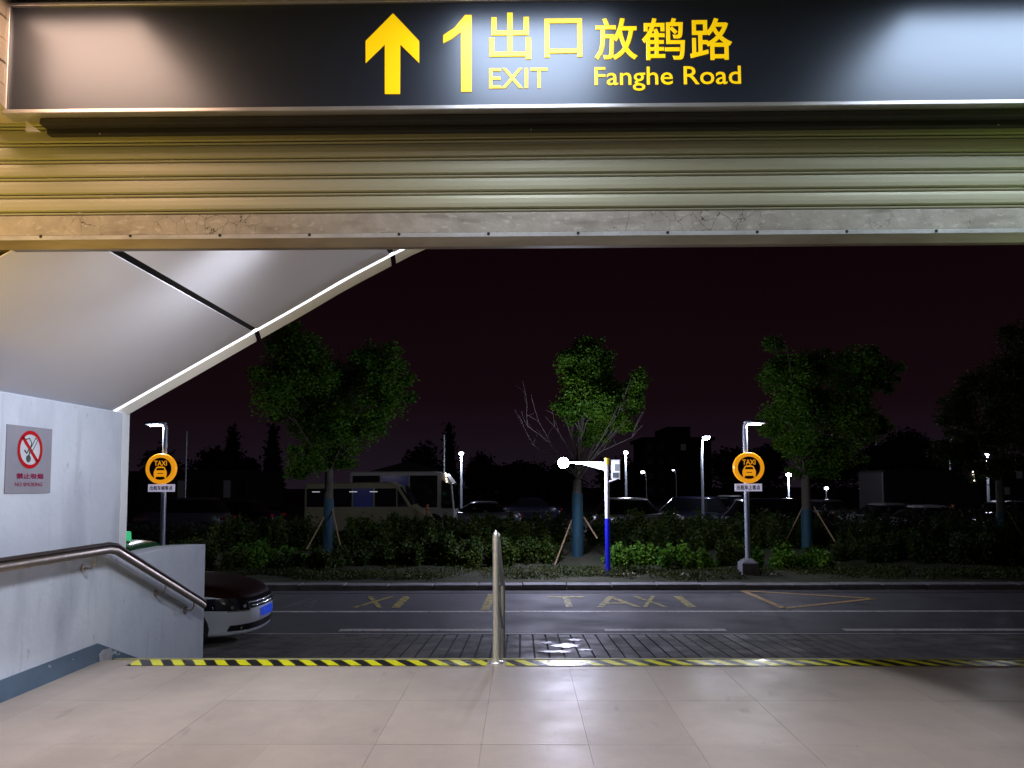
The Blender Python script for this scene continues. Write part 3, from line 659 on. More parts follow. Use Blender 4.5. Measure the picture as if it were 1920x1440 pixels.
mb = MB(); mb.add([(XN+.0018, cy-.12*rr+.2*rr*SYC*math.cos(k*math.tau/12), cz-.48*rr+.2*rr*math.sin(k*math.tau/12)) for k in range(12)], [tuple(range(12))]); mb.build('match_head', M['ink'], nt_)
MB().tube([(XN+.0018, cy-.12*rr, cz-.4*rr), (XN+.0018, cy+.10*rr, cz+.35*rr), (XN+.0018, cy-.1*rr, cz+.6*rr), (XN+.0018, cy-.4*rr, cz+.5*rr)], rr*.03, 6).build('match_stick', M['ink'], nt_)
H_ = zt-zb_; W_ = y1-y0
text_on('禁止吸烟', 'lettering', M['maroon'], nt_, (XN+.0015, y0+.22*W_, zb_+.215*H_), (0, W_*.60, 0), (0, 0, H_*.085), .03)
text_on('NO SMOKING', 'lettering', M['maroon'], nt_, (XN+.0015, y0+.20*W_, zb_+.105*H_), (0, W_*.60, 0), (0, 0, H_*.058), .02)

# ================================================================== TAXI RANK SIGN POSTS
def sign_post(px, base_py, top_py, sx, label, plate_text, disc_py, plate_py, plate_tilt=0):
    b = G(px, base_py, ZV); Y = b[1]; x = b[0]
    t = thing('taxi_sign_post', label, 'sign post', (x, Y, ZV), group='taxi rank sign posts')
    top = P(px, top_py, Y).z
    s = MB()
    prof = lambda r, z: [(x-r, Y-r, z), (x+r, Y-r, z), (x+r, Y+r, z), (x-r, Y+r, z)]
    s.grid([prof(.20, ZV-.03), prof(.20, ZV+.30), prof(.09, ZV+.40)], smooth=False, closed=True); s.add(prof(.09, ZV+.40), [(0,1,2,3)])
    fix_normals(s.build('plinth', M['kerb'], t, bevel=.012))
    pts = [(x, Y, ZV+.38), (x, Y, top-.12)]
    MB().tube(pts, [.062, .058], 18).build('post', M['pole'], t)
    hx = x + sx*.50
    MB().tube([(x, Y, top-.13), (x, Y, top-.09), (x+sx*.012, Y, top-.045), (x+sx*.04, Y, top-.01), (x+sx*.08, Y, top+.012), (x+sx*.14, Y, top+.02)], [.058, .057, .055, .052, .048, .04], 16).build('neck', M['pole_white'], t)
    s = MB(); s.sphere((x+sx*.26, Y, top+.03), .30, 20, 8, (1, .5, .20))
    s.build('lamp_head', M['pole'], t)
    dsk = MB().disc((0, 0, 0), 1, 24, 'z'); dsk.v = [(x+sx*.24+a*.17, Y+b_*.10, top-.035 - abs(0)) for a, b_, c_ in dsk.v]
    dsk.build('lamp_lens', M['lamp'], t)
    point('post_lamp', (x+sx*.24, Y-.02, top-.09), 125, (.84, .88, 1), .08, t)
    # disc
    c = P(px, disc_py, Y-.10); r = 28.5/FPX*Y
    cx, cz_ = c.x, c.z
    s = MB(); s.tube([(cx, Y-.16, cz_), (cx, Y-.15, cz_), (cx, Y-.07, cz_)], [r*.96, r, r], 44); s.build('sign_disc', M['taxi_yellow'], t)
    MB().disc((cx, Y-.163, cz_), r*.73, 40).build('dark_disc', M['taxi_dark'], t)
    y = Y-.166
    text_on('TAXI', 'lettering', M['taxi_yellow'], t, (cx-r*.42, y, cz_+r*.20), (r*.84, 0, 0), (0, 0, r*.33), .02)
    car = [(-.40, -.62), (-.40, -.50), (-.43, -.45), (-.43, -.20), (-.38, -.10), (-.28, .10), (-.15, .15), (.15, .15), (.28, .10), (.38, -.10), (.43, -.20), (.43, -.45), (.40, -.50), (.40, -.62), (.28, -.62), (.28, -.52), (-.28, -.52), (-.28, -.62)]
    MB().add([(cx+a*r, y, cz_+b_*r) for a, b_ in car], [tuple(range(len(car)))]).build('car_symbol', M['taxi_yellow'], t)
    MB().add([(cx+a*r, y-.002, cz_+b_*r) for a, b_ in ((-.29, -.10), (.29, -.10), (.22, .05), (-.22, .05))], [(0,1,2,3)]).build('windscreen_symbol', M['taxi_dark'], t)
    MB().add([(cx+a*r, y-.002, cz_+b_*r) for a, b_ in ((-.18, -.33), (.18, -.33), (.18, -.28), (-.18, -.28))], [(0,1,2,3)]).build('grille_symbol', M['taxi_dark'], t)
    # plate
    c = P(px, plate_py, Y-.08); w2, h2 = 25/FPX*Y, 7/FPX*Y
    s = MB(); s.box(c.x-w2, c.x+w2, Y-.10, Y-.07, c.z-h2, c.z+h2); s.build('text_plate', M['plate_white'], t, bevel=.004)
    text_on(plate_text, 'lettering', M['navy'], t, (c.x-w2*.86, Y-.104, c.z-h2*.62), (w2*1.72, 0, 0), (0, 0, h2*1.24), .03)
    return t
sign_post(303, 1078, 796, -1, 'round yellow taxi sign post with lamp, beside the white wall', '出租车候客点', 879, 915)
sign_post(1403, 1078, 794, 1, 'round yellow taxi sign post with pale plinth, right of the blue pole', '出租车上客点', 877, 914)

# ================================================================== BLUE AND WHITE POLE WITH FLOODLIGHT
b = G(1140, 1076, ZV); x, Y = b
t = thing('floodlight_pole', 'white pole with blue foot, yellow cap and side arm holding a blazing floodlight', 'light pole', (x, Y, ZV))
z1 = P(1140, 972, Y).z; z2 = P(1138, 872, Y).z; z3 = P(1138, 859, Y).z
MB().tube([(x, Y, ZV-.05), (x, Y, z1)], .062, 18).build('lower_pole', M['pole_blue'], t)
MB().tube([(x, Y, z1), (x, Y, z2)], .058, 18).build('upper_pole', M['pole_white'], t)
MB().tube([(x, Y, z2), (x, Y, z3)], .060, 18).build('cap', M['pole_yellow'], t)
za = P(1100, 868, Y).z; xl = P(1056, 868, Y).x
s = MB(); s.prism([(x-.05, za+.03), (xl+.1, za+.03), (xl+.1, za), (xl+.45, za-.03), (x-.05, za-.20)], Y-.03, Y+.03, 'y'); fix_normals(s.build('arm', M['pole_white'], t))
s = MB(); s.box(xl-.10, xl+.12, Y-.02, Y+.10, za-.10, za+.12); s.build('lamp_housing', M['alu'], t, bevel=.01)
MB().sphere((xl, Y-.06, za), .135, 20, 12, (1, .5, 1)).build('floodlight', M['lamp_hot'], t)
point('flood_lamp', (xl, Y-.24, za), 700, (.70, .72, 1.0), .10, t)
p0, p1 = P(1145, 862, Y), P(1163, 899, Y)
s = MB(); s.box(p0.x, p1.x, Y-.04, Y+.04, p1.z, p0.z); s.build('sign_case', M['pole_white'], t, bevel=.004)
s = MB(); s.box(p0.x+.02, p1.x-.02, Y-.046, Y-.042, p1.z+.02, p0.z-.03); s.build('light_panel', M['lightbox'], t)
p2, p3 = P(1148, 886, Y), P(1160, 896, Y)
s = MB(); s.box(p2.x, p3.x, Y-.052, Y-.049, p3.z, p2.z); s.build('print_block', M['grey_print'], t)
p2, p3 = P(1152, 870, Y), P(1160, 883, Y)
s = MB(); s.box(p2.x, p3.x, Y-.052, Y-.049, p3.z, p2.z); s.build('print_block', mat('pale_print', (.30, .34, .34), .5), t)
MB().tube([(x+.05, Y-.03, P(0, 907, Y).z), (x+.22, Y-.03, P(0, 903, Y).z), (x+.32, Y-.03, P(0, 899, Y).z)], [.03, .022, .006], 8).build('hook', M['pole_white'], t)

# ================================================================== FOLIAGE
def leaves(clumps, n, size, name, m, parent=None, flat=0.5, shell=.55, seed=0, **kw):
    g = np.random.default_rng(seed + 11)
    cl = np.array(clumps, float)   # x y z rx ry rz
    vol = cl[:, 3]*cl[:, 4]*cl[:, 5]; pr = vol**.8/np.sum(vol**.8)
    idx = g.choice(len(cl), n, p=pr); c = cl[idx]
    d = g.normal(size=(n, 3)); d /= np.linalg.norm(d, axis=1)[:, None]
    r = shell + (1-shell)*g.random(n); r = np.where(g.random(n) < .15, r*1.12, r)
    r = r * (1 + .16*np.sin(d[:, 0]*7+c[:, 0]*3) * np.sin(d[:, 2]*6+c[:, 2]*5))
    pos = c[:, :3] + d*r[:, None]*c[:, 3:6] + g.normal(size=(n, 3))*size*1.2*(g.random((n, 1)) < .3)
    u = g.normal(size=(n, 3)); u[:, 2] *= flat; u /= np.linalg.norm(u, axis=1)[:, None]
    v = np.cross(u, g.normal(size=(n, 3))); v /= np.linalg.norm(v, axis=1)[:, None]
    s = size*(.6+.8*g.random(n))[:, None]
    q = np.stack([pos-u*s, pos+v*s*.5, pos+u*s, pos-v*s*.5], 1).reshape(-1, 3)
    off = np.zeros(3)
    pp = parent
    while pp is not None: off += np.array(pp.location); pp = pp.parent
    q -= off
    me = bpy.data.meshes.new(name); me.vertices.add(4*n); me.vertices.foreach_set('co', q.ravel())
    me.loops.add(4*n); me.loops.foreach_set('vertex_index', np.arange(4*n)); me.polygons.add(n)
    me.polygons.foreach_set('loop_start', np.arange(0, 4*n, 4)); me.materials.append(m); me.update(calc_edges=True)
    o = bpy.data.objects.new(name, me); COL.objects.link(o); o.parent = parent
    for k, w_ in kw.items(): o[k] = w_
    return o

def pxclumps(lst, Y, depth=1.0):
    out = []
    for (px, py, r1, r2, dy) in lst:
        c = P(px, py, Y+dy); out.append((c.x, c.y, c.z, r1/FPX*(Y+dy), min(r1, r2)/FPX*(Y+dy)*depth, r2/FPX*(Y+dy)))
    return out

def limb(p0, p1, r0, r1, wob=.12, n=5):
    p0, p1 = Vector(p0), Vector(p1); pts = []
    for i in range(n+1):
        f = i/n; p = p0.lerp(p1, f) + Vector((rng.uniform(-wob, wob), rng.uniform(-wob, wob), rng.uniform(-wob, wob)*.4))*(0 if i in (0,) else 1)*(p1-p0).length*.12
        pts.append(p)
    return pts, [r0+(r1-r0)*i/n for i in range(n+1)]

def street_tree(px, base_py, Y, fork_py, clumps, n, label, stakes, twigs=(), wrap_top=965, leafm='leaf', lsize=.085, tr=.15, group='staked trees on the verge'):
    b = P(px, base_py, Y); zg = b.z
    t = thing('street_tree', label, 'tree', (b.x, Y, zg), group=group)
    zf = P(px, fork_py, Y).z; zw = P(px, wrap_top, Y).z
    s = MB(); s.tube([(b.x, Y, zg-.3), (b.x+.01, Y, (zg+zf)/2), (b.x, Y, zf)], [tr, tr*.88, tr*.8], 14)
    tk = s.build('trunk', M['bark'], t)
    MB().tube([(b.x, Y, zg-.02), (b.x+.01, Y, (zg+zw)/2), (b.x+.005, Y, zw)], [tr+.02, tr+.012, tr*.98], 14).build('trunk_wrap', M['wrap'], tk)
    cs = pxclumps(clumps, Y)
    s = MB()
    for c in cs:
        p, r = limb((b.x, Y, zf-.05), (c[0], c[1], c[2]), tr*.32, .010); s.tube(p, r, 7)
        for _ in range(2):
            q, r = limb(p[3], (c[0]+rng.uniform(-1, 1)*c[3], c[1]+rng.uniform(-1, 1)*c[4], c[2]+rng.uniform(-.2, 1)*c[5]), tr*.2, .008); s.tube(q, r, 5)
    s.build('branches', M['bark'], t)
    if twigs:
        s = MB()
        for tw in twigs:
            p_ = [P(a, b_, Y-.3) for a, b_ in tw]; m_ = []
            for u, v in zip(p_[:-1], p_[1:]): m_ += [u, u.lerp(v, .5)+Vector((rng.uniform(-.05, .05), 0, rng.uniform(-.04, .04)))]
            m_.append(p_[-1]); nn = len(m_); s.tube(m_, [.018-.014*i/(nn-1) for i in range(nn)], 5)
            for q in m_[2:-1]:
                for _ in range(1):
                    e_ = q + Vector((rng.uniform(-.35, .35), rng.uniform(-.3, .3), rng.uniform(.1, .5))); s.tube([q, q.lerp(e_, .5)+Vector((rng.uniform(-.05, .05), 0, 0)), e_], [.008, .006, .003], 4)
        s.build('bare_branches', M['twig'], t)
    sub = []
    for c in cs:
        sub.append((c[0], c[1], c[2], c[3]*.82, c[4]*.82, c[5]*.82))
        for _ in range(11):
            d = Vector((rng.gauss(0, 1), rng.gauss(0, 1), rng.gauss(0, 1))).normalized(); q_ = rng.uniform(.55, .95); k_ = rng.uniform(.16, .40)
            sub.append((c[0]+d.x*c[3]*q_, c[1]+d.y*c[4]*q_, c[2]+d.z*c[5]*q_, c[3]*k_, c[4]*k_, c[5]*k_*.8))
    leaves(sub, int(n*2.6), lsize*.58, 'crown', M[leafm], t, seed=int(px), shell=.15)
    for (a, b_) in stakes:
        p = P(a[0], a[1], Y+a[2]); q = P(b_[0], b_[1], Y)
        MB().tube([p, q], .022, 7).build('stake', M['stake'], t)
    return t

street_tree(615, 1036, 22.5, 880, [(560, 690, 95, 75, 0), (700, 690, 72, 60, .5), (520, 740, 62, 60, -.5), (620, 730, 90, 70, 1), (600, 800, 70, 60, .3), (660, 800, 75, 58, -.4), (575, 865, 52, 36, -.6), (625, 850, 70, 40, .2), (730, 740, 48, 62, 0), (540, 640, 50, 36, .6), (548, 885, 20, 18, -.8)], 26000,
            'big bushy tree with blue wrapped trunk behind which the minibus stands', [((575, 1030, -.8), (612, 962)), ((643, 1046, -1.2), (622, 950)), ((600, 1020, 1.5), (618, 955))], wrap_top=935)
street_tree(1083, 1056, 21.3, 900, [(1085, 690, 50, 52, 0), (1120, 700, 42, 48, .4), (1095, 750, 62, 45, -.3), (1150, 745, 52, 40, .2), (1195, 715, 24, 26, 0), (1190, 750, 26, 36, .3), (1100, 650, 36, 24, 0), (1135, 790, 48, 28, .2), (1070, 775, 30, 25, -.2), (1110, 815, 42, 24, .1), (1160, 790, 34, 24, 0)], 20000,
            'tree with sparse top and bare lower branches right behind the floodlight', [((1040, 1060, -1), (1072, 975)), ((1120, 1010, -.6), (1095, 970)), ((1090, 1030, 1.5), (1086, 960))],
            twigs=[[(1083, 895), (1050, 870), (1000, 835), (965, 768)], [(1080, 890), (1040, 850), (1010, 790), (996, 740)], [(1078, 885), (1030, 830), (990, 800), (988, 760), (980, 715)],
                   [(1085, 890), (1110, 850), (1140, 800), (1160, 760)], [(1085, 880), (1130, 845), (1185, 820), (1205, 778)], [(1083, 880), (1060, 830), (1040, 800), (1030, 750)], [(1084, 885), (1085, 835), (1100, 790), (1120, 760)]],
            wrap_top=925, leafm='leaf', lsize=.075)
street_tree(1514, 1032, 22.5, 890, [(1480, 700, 58, 52, 0), (1530, 690, 36, 45, .4), (1600, 690, 58, 50, .3), (1650, 700, 36, 42, .5), (1490, 770, 58, 52, -.4), (1570, 770, 85, 60, .2), (1620, 800, 48, 42, .5), (1500, 830, 52, 40, -.4), (1565, 845, 60, 42, 0), (1445, 790, 34, 40, 0), (1450, 645, 26, 20, .6), (1530, 880, 50, 22, 0)], 26000,
            'wide tree with blue wrapped trunk and long leaning stakes right of the taxi sign', [((1600, 1072, -1.6), (1526, 950)), ((1475, 1012, .4), (1508, 945)), ((1520, 1030, 1.4), (1515, 940))], wrap_top=955)
street_tree(1880, 1040, 24.5, 900, [(1800, 770, 55, 45, 0), (1880, 720, 70, 70, .5), (1900, 800, 80, 60, 0), (1820, 830, 70, 42, .4), (1780, 850, 40, 30, 0), (1960, 700, 80, 80, 0), (1850, 880, 60, 22, 0), (1930, 640, 70, 50, .3)], 20000,
            'shadowy tree at the right edge of the picture', [((1950, 1060, -1), (1890, 960))], leafm='leaf_dark', wrap_top=960)

# shrubs on the verge: each mound a thing
def shrub(px, py, rx, ry, Y, n, label, m='leaf_dark', size=.045, group='shrubs on the verge'):
    ry = ry*1.15; c = P(px, py-ry*.1, Y); zg = ZV + .02
    t = thing('shrub', label, 'shrub', (c.x, Y, zg), group=group)
    h = c.z + ry/FPX*Y - zg; r = rx*1.12/FPX*Y
    cl = []; sh_ = []
    for k in range(max(8, int(r*16))):
        f = rng.uniform(-1, 1); hh = h*(1-.45*abs(f)**2.2)*rng.uniform(.55, 1.08)
        bx, by = c.x+f*r, Y+rng.uniform(-.45, .5)
        cl.append((bx+rng.uniform(-.06, .06), by, zg+hh*.52, rng.uniform(.10, .24), rng.uniform(.10, .24), hh*.5)); sh_.append((bx, by, hh))
    leaves(cl, int(n*1.5), size, 'foliage', M[m], t, seed=int(px*3+py), shell=.05, flat=.8)
    s = MB()
    for bx, by, hh in sh_[:14]: s.tube([(bx, by, zg-.05), (bx+rng.uniform(-.12, .12), by, zg+hh*.9)], .007, 4)
    s.build('stems', M['bark'], t, kind='stuff')
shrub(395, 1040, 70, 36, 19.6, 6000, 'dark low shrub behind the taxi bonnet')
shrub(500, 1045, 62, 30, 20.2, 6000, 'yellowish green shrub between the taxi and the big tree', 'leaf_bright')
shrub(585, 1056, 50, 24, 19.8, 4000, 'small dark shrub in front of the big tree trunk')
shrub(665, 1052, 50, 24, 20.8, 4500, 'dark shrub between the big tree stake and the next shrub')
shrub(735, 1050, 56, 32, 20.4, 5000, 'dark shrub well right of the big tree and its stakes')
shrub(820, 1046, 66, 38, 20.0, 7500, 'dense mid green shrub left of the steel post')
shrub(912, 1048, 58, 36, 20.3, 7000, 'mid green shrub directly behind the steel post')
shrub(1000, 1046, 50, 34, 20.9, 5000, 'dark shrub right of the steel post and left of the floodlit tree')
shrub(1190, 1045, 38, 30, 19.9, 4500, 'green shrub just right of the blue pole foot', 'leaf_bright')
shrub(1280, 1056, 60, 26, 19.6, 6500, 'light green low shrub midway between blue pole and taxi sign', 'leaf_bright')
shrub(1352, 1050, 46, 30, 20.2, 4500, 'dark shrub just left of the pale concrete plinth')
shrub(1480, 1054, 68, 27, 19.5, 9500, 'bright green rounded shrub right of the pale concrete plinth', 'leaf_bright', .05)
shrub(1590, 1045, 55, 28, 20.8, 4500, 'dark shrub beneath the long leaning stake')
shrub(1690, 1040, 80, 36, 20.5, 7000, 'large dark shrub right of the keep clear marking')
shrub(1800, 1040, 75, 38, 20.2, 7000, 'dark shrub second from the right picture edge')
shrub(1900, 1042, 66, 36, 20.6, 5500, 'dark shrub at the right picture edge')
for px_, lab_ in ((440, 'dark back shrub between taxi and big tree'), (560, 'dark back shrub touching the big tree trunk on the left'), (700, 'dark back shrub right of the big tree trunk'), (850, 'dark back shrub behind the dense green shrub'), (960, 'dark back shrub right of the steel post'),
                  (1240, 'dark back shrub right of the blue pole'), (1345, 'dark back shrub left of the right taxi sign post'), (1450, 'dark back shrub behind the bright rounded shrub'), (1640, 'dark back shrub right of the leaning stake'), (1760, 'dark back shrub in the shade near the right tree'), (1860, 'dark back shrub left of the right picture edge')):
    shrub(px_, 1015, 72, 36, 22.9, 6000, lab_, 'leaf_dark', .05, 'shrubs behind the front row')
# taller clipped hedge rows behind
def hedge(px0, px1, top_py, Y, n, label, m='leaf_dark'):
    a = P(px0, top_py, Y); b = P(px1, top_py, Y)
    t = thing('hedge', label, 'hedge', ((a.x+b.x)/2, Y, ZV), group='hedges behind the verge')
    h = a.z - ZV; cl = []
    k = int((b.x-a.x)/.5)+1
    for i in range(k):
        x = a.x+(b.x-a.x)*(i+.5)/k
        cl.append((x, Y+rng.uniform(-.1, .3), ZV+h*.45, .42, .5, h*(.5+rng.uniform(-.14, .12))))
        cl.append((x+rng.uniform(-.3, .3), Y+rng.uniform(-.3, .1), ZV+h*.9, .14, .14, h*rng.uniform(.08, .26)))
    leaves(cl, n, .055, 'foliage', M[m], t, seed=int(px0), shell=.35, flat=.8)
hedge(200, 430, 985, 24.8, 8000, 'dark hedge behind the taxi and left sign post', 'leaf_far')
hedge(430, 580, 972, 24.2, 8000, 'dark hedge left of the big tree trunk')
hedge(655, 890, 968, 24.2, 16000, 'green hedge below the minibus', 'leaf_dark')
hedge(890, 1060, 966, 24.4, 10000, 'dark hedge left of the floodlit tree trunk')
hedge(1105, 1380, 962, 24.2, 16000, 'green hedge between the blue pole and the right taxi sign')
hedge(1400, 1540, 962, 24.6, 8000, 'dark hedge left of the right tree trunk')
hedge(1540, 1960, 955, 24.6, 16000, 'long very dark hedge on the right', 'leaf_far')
# weeds and dry litter on the dirt
cl = [(x, 17.9+rng.random()*1.6, ZV+.05, .5, .35, .06+.07*rng.random()) for x in np.linspace(-14, 13, 130)]
leaves(cl, 34000, .028, 'weeds', M['grass'], None, flat=1.5, seed=3, kind='stuff', label='thin weeds on the dirt along the kerb', category='weeds')
cl = [(P(a, b_, 18.4).x, 18.1+rng.random()*.4, ZV+.04, .22, .12, .04) for a, b_ in ((1180, 1080), (1290, 1076), (1300, 1078), (1450, 1078))]
leaves(cl, 90, .045, 'litter', M['dry'], None, seed=5, kind='stuff', label='pale dry leaves and litter by the kerb', category='litter')

# ================================================================== CARS
def car(x, Y, rz, z, label, body, hoodm=None, L=4.6, W=.88, roofm=None, near=False, group=None, H=1.48, suv=False):
    t = thing('taxi' if near else 'parked_car', label, 'taxi' if near else 'car', (x, Y, z), rz, group)
    hoodm = hoodm or body; roofm = roofm or body
    HL = L/2; zt0 = .72 if not suv else .85; zt1 = .93 if not suv else 1.05
    hood_len = 1.15 if not suv else 1.0
    def ztop(xx):
        if xx > HL-hood_len: f = min(1, (HL-xx)/hood_len); return zt0 + (zt1-zt0)*(1-(1-f)**1.8)
        if xx < -HL+.7: f = min(1, (xx+HL)/.7); return zt1-.06 + .06*f
        return zt1
    nt = 72
    def ring(ins, tn=None, scale=1.0, crown=0.0):
        pts = []
        for k in range(nt):
            th = k*math.tau/nt; cs, sn = math.cos(th), math.sin(th)
            a = math.copysign(abs(cs)**.42, cs); b_ = math.copysign(abs(sn)**.50, sn)
            nose = 1.0
            xx = (HL-ins)*a; yy = (W-ins*.6)*b_
            if cs > 0: xx -= .10*(abs(yy)/W)**2
            xx *= scale; yy *= scale
            zt_ = ztop(xx/scale if scale > .99 else xx)
            zz = .17+(zt_-.17)*tn if tn is not None else zt_+crown
            pts.append((xx, yy, zz))
        return pts
    insets = [(.16, 0.0), (.07, .05), (.045, .10), (.055, .15), (.02, .30), (.0, .50), (.012, .70), (.045, .84), (.075, .95), (.12, 1.0)]
    rows = [ring(a, tn) for a, tn in insets]
    bm_ = MB(); bm_.grid(rows, True, True); edge_f = []
    keep = []
    for k_, f in enumerate(bm_.f):
        (edge_f if k_//nt >= 7 and sum(bm_.v[i][0] for i in f)/4 > HL-hood_len-.1 else keep).append(f)
    bv = bm_.v; q = MB(); q.add(bv, keep, True); q.build('body', body, t, local=True)
    # top surface: hood and deck
    caps = [ring(.12, 1.0), ring(.12, None, .93, .022), ring(.12, None, .80, .035), ring(.12, None, .55, .048), ring(.12, None, .25, .052), ring(.12, None, .02, .052)]
    full = MB().grid(caps, True, True)
    hoodb, deck = MB(), MB()
    for nm, sel, m_ in (('bonnet', lambda c: c > HL-hood_len-.1, hoodm), ('rear_deck', lambda c: c <= HL-hood_len-.1, body)):
        fs = [f for f in full.f if sel(sum(full.v[i][0] for i in f)/4)]
        used = sorted({i for f in fs for i in f}); ix = {a: b for b, a in enumerate(used)}
        q = MB(); q.add([full.v[i] for i in used], [tuple(ix[i] for i in f) for f in fs], True)
        if nm == 'bonnet':
            used = sorted({i for f in edge_f for i in f}); ix = {a: b for b, a in enumerate(used)}
            q.add([bv[i] for i in used], [tuple(ix[i] for i in f) for f in edge_f], True)
            kk = {}; vs_, mp2 = [], []
            for v_ in q.v:
                key = tuple(round(c_, 5) for c_ in v_)
                if key not in kk: kk[key] = len(vs_); vs_.append(v_)
                mp2.append(kk[key])
            fs2 = [tuple(mp2[i] for i in f) for f in q.f]; q = MB(); q.add(vs_, fs2, True)
        oo = q.build(nm, m_, t, local=True)
        if len(fs) == 0: bpy.data.objects.remove(oo)
    # greenhouse
    x0, x1 = -HL+(.75 if not suv else .15), HL-hood_len-.02
    def gh(zf, ins, xa, xb, n=40):
        pts = []
        for k in range(n):
            th = k*math.tau/n; cs, sn = math.cos(th), math.sin(th)
            a = math.copysign(abs(cs)**.35, cs); b_ = math.copysign(abs(sn)**.45, sn)
            pts.append(((xa+xb)/2+(xb-xa)/2*a, (W-ins)*b_, zf))
        return pts
    g1 = MB().grid([gh(zt1-.02, .06, x0, x1), gh(zt1+.25, .13, x0+.25, x1-.36), gh(H-.07, .20, x0+.48, x1-.72)], True, True)
    g1.build('windows', M['car_glass'], t, local=True)
    r1 = [gh(H-.08, .195, x0+.46, x1-.70), gh(H-.03, .215, x0+.52, x1-.78), gh(H, .32, x0+.7, x1-1.0), gh(H+.01, .6, x0+1.0, x1-1.3)]
    rr_ = MB().grid(r1, True, True); rr_.add(r1[-1], [tuple(range(40))]); rr_.build('roof', roofm, t, local=True)
    for sx in (1, -1):
        for sy in (1, -1):
            wx = sx*(HL-.88) ; wy = sy*(W-.10)
            s = MB(); s.tube([(wx, wy-.10, .31), (wx, wy-.11*sy*0+.115, .31)], .315, 22)
            wh = s.build('wheel', M['tyre'], t, local=True)
            MB().disc((wx, wy+sy*.118, .31), .20, 18).build('rim', M['rim'], wh, local=True)
    def surf(yy, zz, off=.008):
        """front surface x at lateral y and height z"""
        tn_list = [b for a, b in insets]; in_list = [a for a, b in insets]
        # solve along super-ellipse
        xx = HL
        for _ in range(12):
            zt_ = ztop(xx); tn = min(1, (zz-.17)/(zt_-.17)); ins = float(np.interp(tn, tn_list, in_list))
            ww = W-ins*.6; b_ = min(.9999, abs(yy)/ww); sn = b_**(1/.50); cs = math.sqrt(max(0, 1-sn*sn)); a = cs**.42
            xx = .5*xx + .5*((HL-ins)*a - .10*(abs(yy)/W)**2)
        return xx + off
    def patch(ys, zf0, zf1, off=.01, nz=3):
        rows_ = []
        for j in range(nz+1):
            rows_.append([(surf(y_, zf0(y_)+(zf1(y_)-zf0(y_))*j/nz, off), y_*(1+off*.6), zf0(y_)+(zf1(y_)-zf0(y_))*j/nz) for y_ in ys])
        return MB().grid(rows_, True)
    ysf = list(np.linspace(-.50, .50, 13))
    hi = .715 if near else zt0*.9; lo = hi-(.17 if near else .12)
    patch(ysf, lambda y: lo+.02, lambda y: hi, .022).build('grille', M['grille_black'], t, local=True)
    if near:
        for k in range(2):
            patch(ysf, lambda y: lo+.050+k*.05, lambda y: lo+.056+k*.05, .028, 1).build('grille_bar', M['reflector'], t, local=True)
    for sgn in (-1, 1):
        ys = [sgn*v for v in np.linspace(.50, W-.022, 12)]
        s = patch(ys, lambda y: lo-.01+.05*((abs(y)-.5)/.36)**2, lambda y: hi+.005+.02*((abs(y)-.5)/.36), .016); s2 = fix_normals(s.build('headlight', M['lens_glass'] if near else M['reflector'], t, local=True))
        if near:
            for yy, rd in ((.56, .045), (.68, .05), (.78, .035)):
                MB().sphere((surf(yy, lo+.06, .018), sgn*yy, lo+.062), rd, 12, 8, (.35, 1, .8)).build('reflector', M['reflector'], s2, local=True)
            ys3 = [sgn*v for v in np.linspace(.50, .72, 8)]
            patch(ys3, lambda y: lo-.008, lambda y: lo+.006, .024, 1).build('chrome_trim', M['reflector'], s2, local=True)
    if near:
        patch(list(np.linspace(-.68, .68, 21)), lambda y: .245+.02*abs(y), lambda y: .355-.02*abs(y), .012).build('lower_intake', M['car_black'], t, local=True)
        for sgn in (-1, 1):
            MB().sphere((surf(.58, .30, .02), sgn*.58, .30), .028, 10, 6, (.5, 1, 1)).build('fog_lamp', M['reflector'], t, local=True)
        patch(list(np.linspace(-.22, .22, 7)), lambda y: .405, lambda y: .535, .022).build('number_plate', M['plate_blue'], t, local=True)
        patch(list(np.linspace(-.80, .80, 25)), lambda y: .205, lambda y: .222, .016, 1).build('lip', M['silver'], t, local=True)
        MB().tube([(.05, -.0, H), (.05, 0, H+.02)], .10, 10).build('roof_sign_foot', M['car_black'], t, local=True)
        s = MB(); s.prism([(-.22, H+.015), (.22, H+.015), (.20, H+.16), (-.20, H+.16)], -.10, .08, 'x'); fix_normals(s.build('roof_sign', M['green_glow'], t, local=True, bevel=.02))
    else:
        for sgn in (-1, 1):
            s = MB(); s.box(-HL-.005, -HL+.05, min(sgn*.5, sgn*.8), max(sgn*.5, sgn*.8), .68, .80); s.build('tail_light', M['red'], t, local=True)
    return t

nx = P(511, 1150, 11.1).x
car(nx-2.52, 11.5, 0, ZR+.02, 'silver taxi with dark red bonnet, blue plate and green roof behind the side wall', M['silver'], M['hood'], roofm=M['green_roof'], near=True)

# parking lot cars far behind the hedge
grey = mat('car_grey', (.12, .12, .15), .3, .4, coat=.5); navy_c = mat('car_navy', (.01, .012, .03), .25, .2, coat=.5); silv = mat('car_silver', (.50, .50, .52), .3, .5, coat=.4)
whit = mat('car_white', (.65, .65, .68), .35, coat=.4)
def far_car(px, Y, rz, label, body, suv=False, L=4.5):
    p = P(px, 905, Y); return car(p.x, Y, rz, ZR, label, body, L=L, group='cars in the parking lot', suv=suv, H=1.72 if suv else 1.46)
far_car(1195, 33, R(8), 'silver hatchback parked just right of the blue and white pole', silv, L=4.2, suv=True)
far_car(1282, 36, R(160), 'black car parked left of the tall lamp post', navy_c, suv=True)
far_car(1345, 46, R(20), 'grey car far off just right of the tall lamp post', grey)
far_car(1372, 54, R(40), 'small white car farthest back left of the taxi sign', whit)
far_car(1462, 31, R(5), 'dark van like car behind the right taxi sign', navy_c, suv=True, L=4.9)
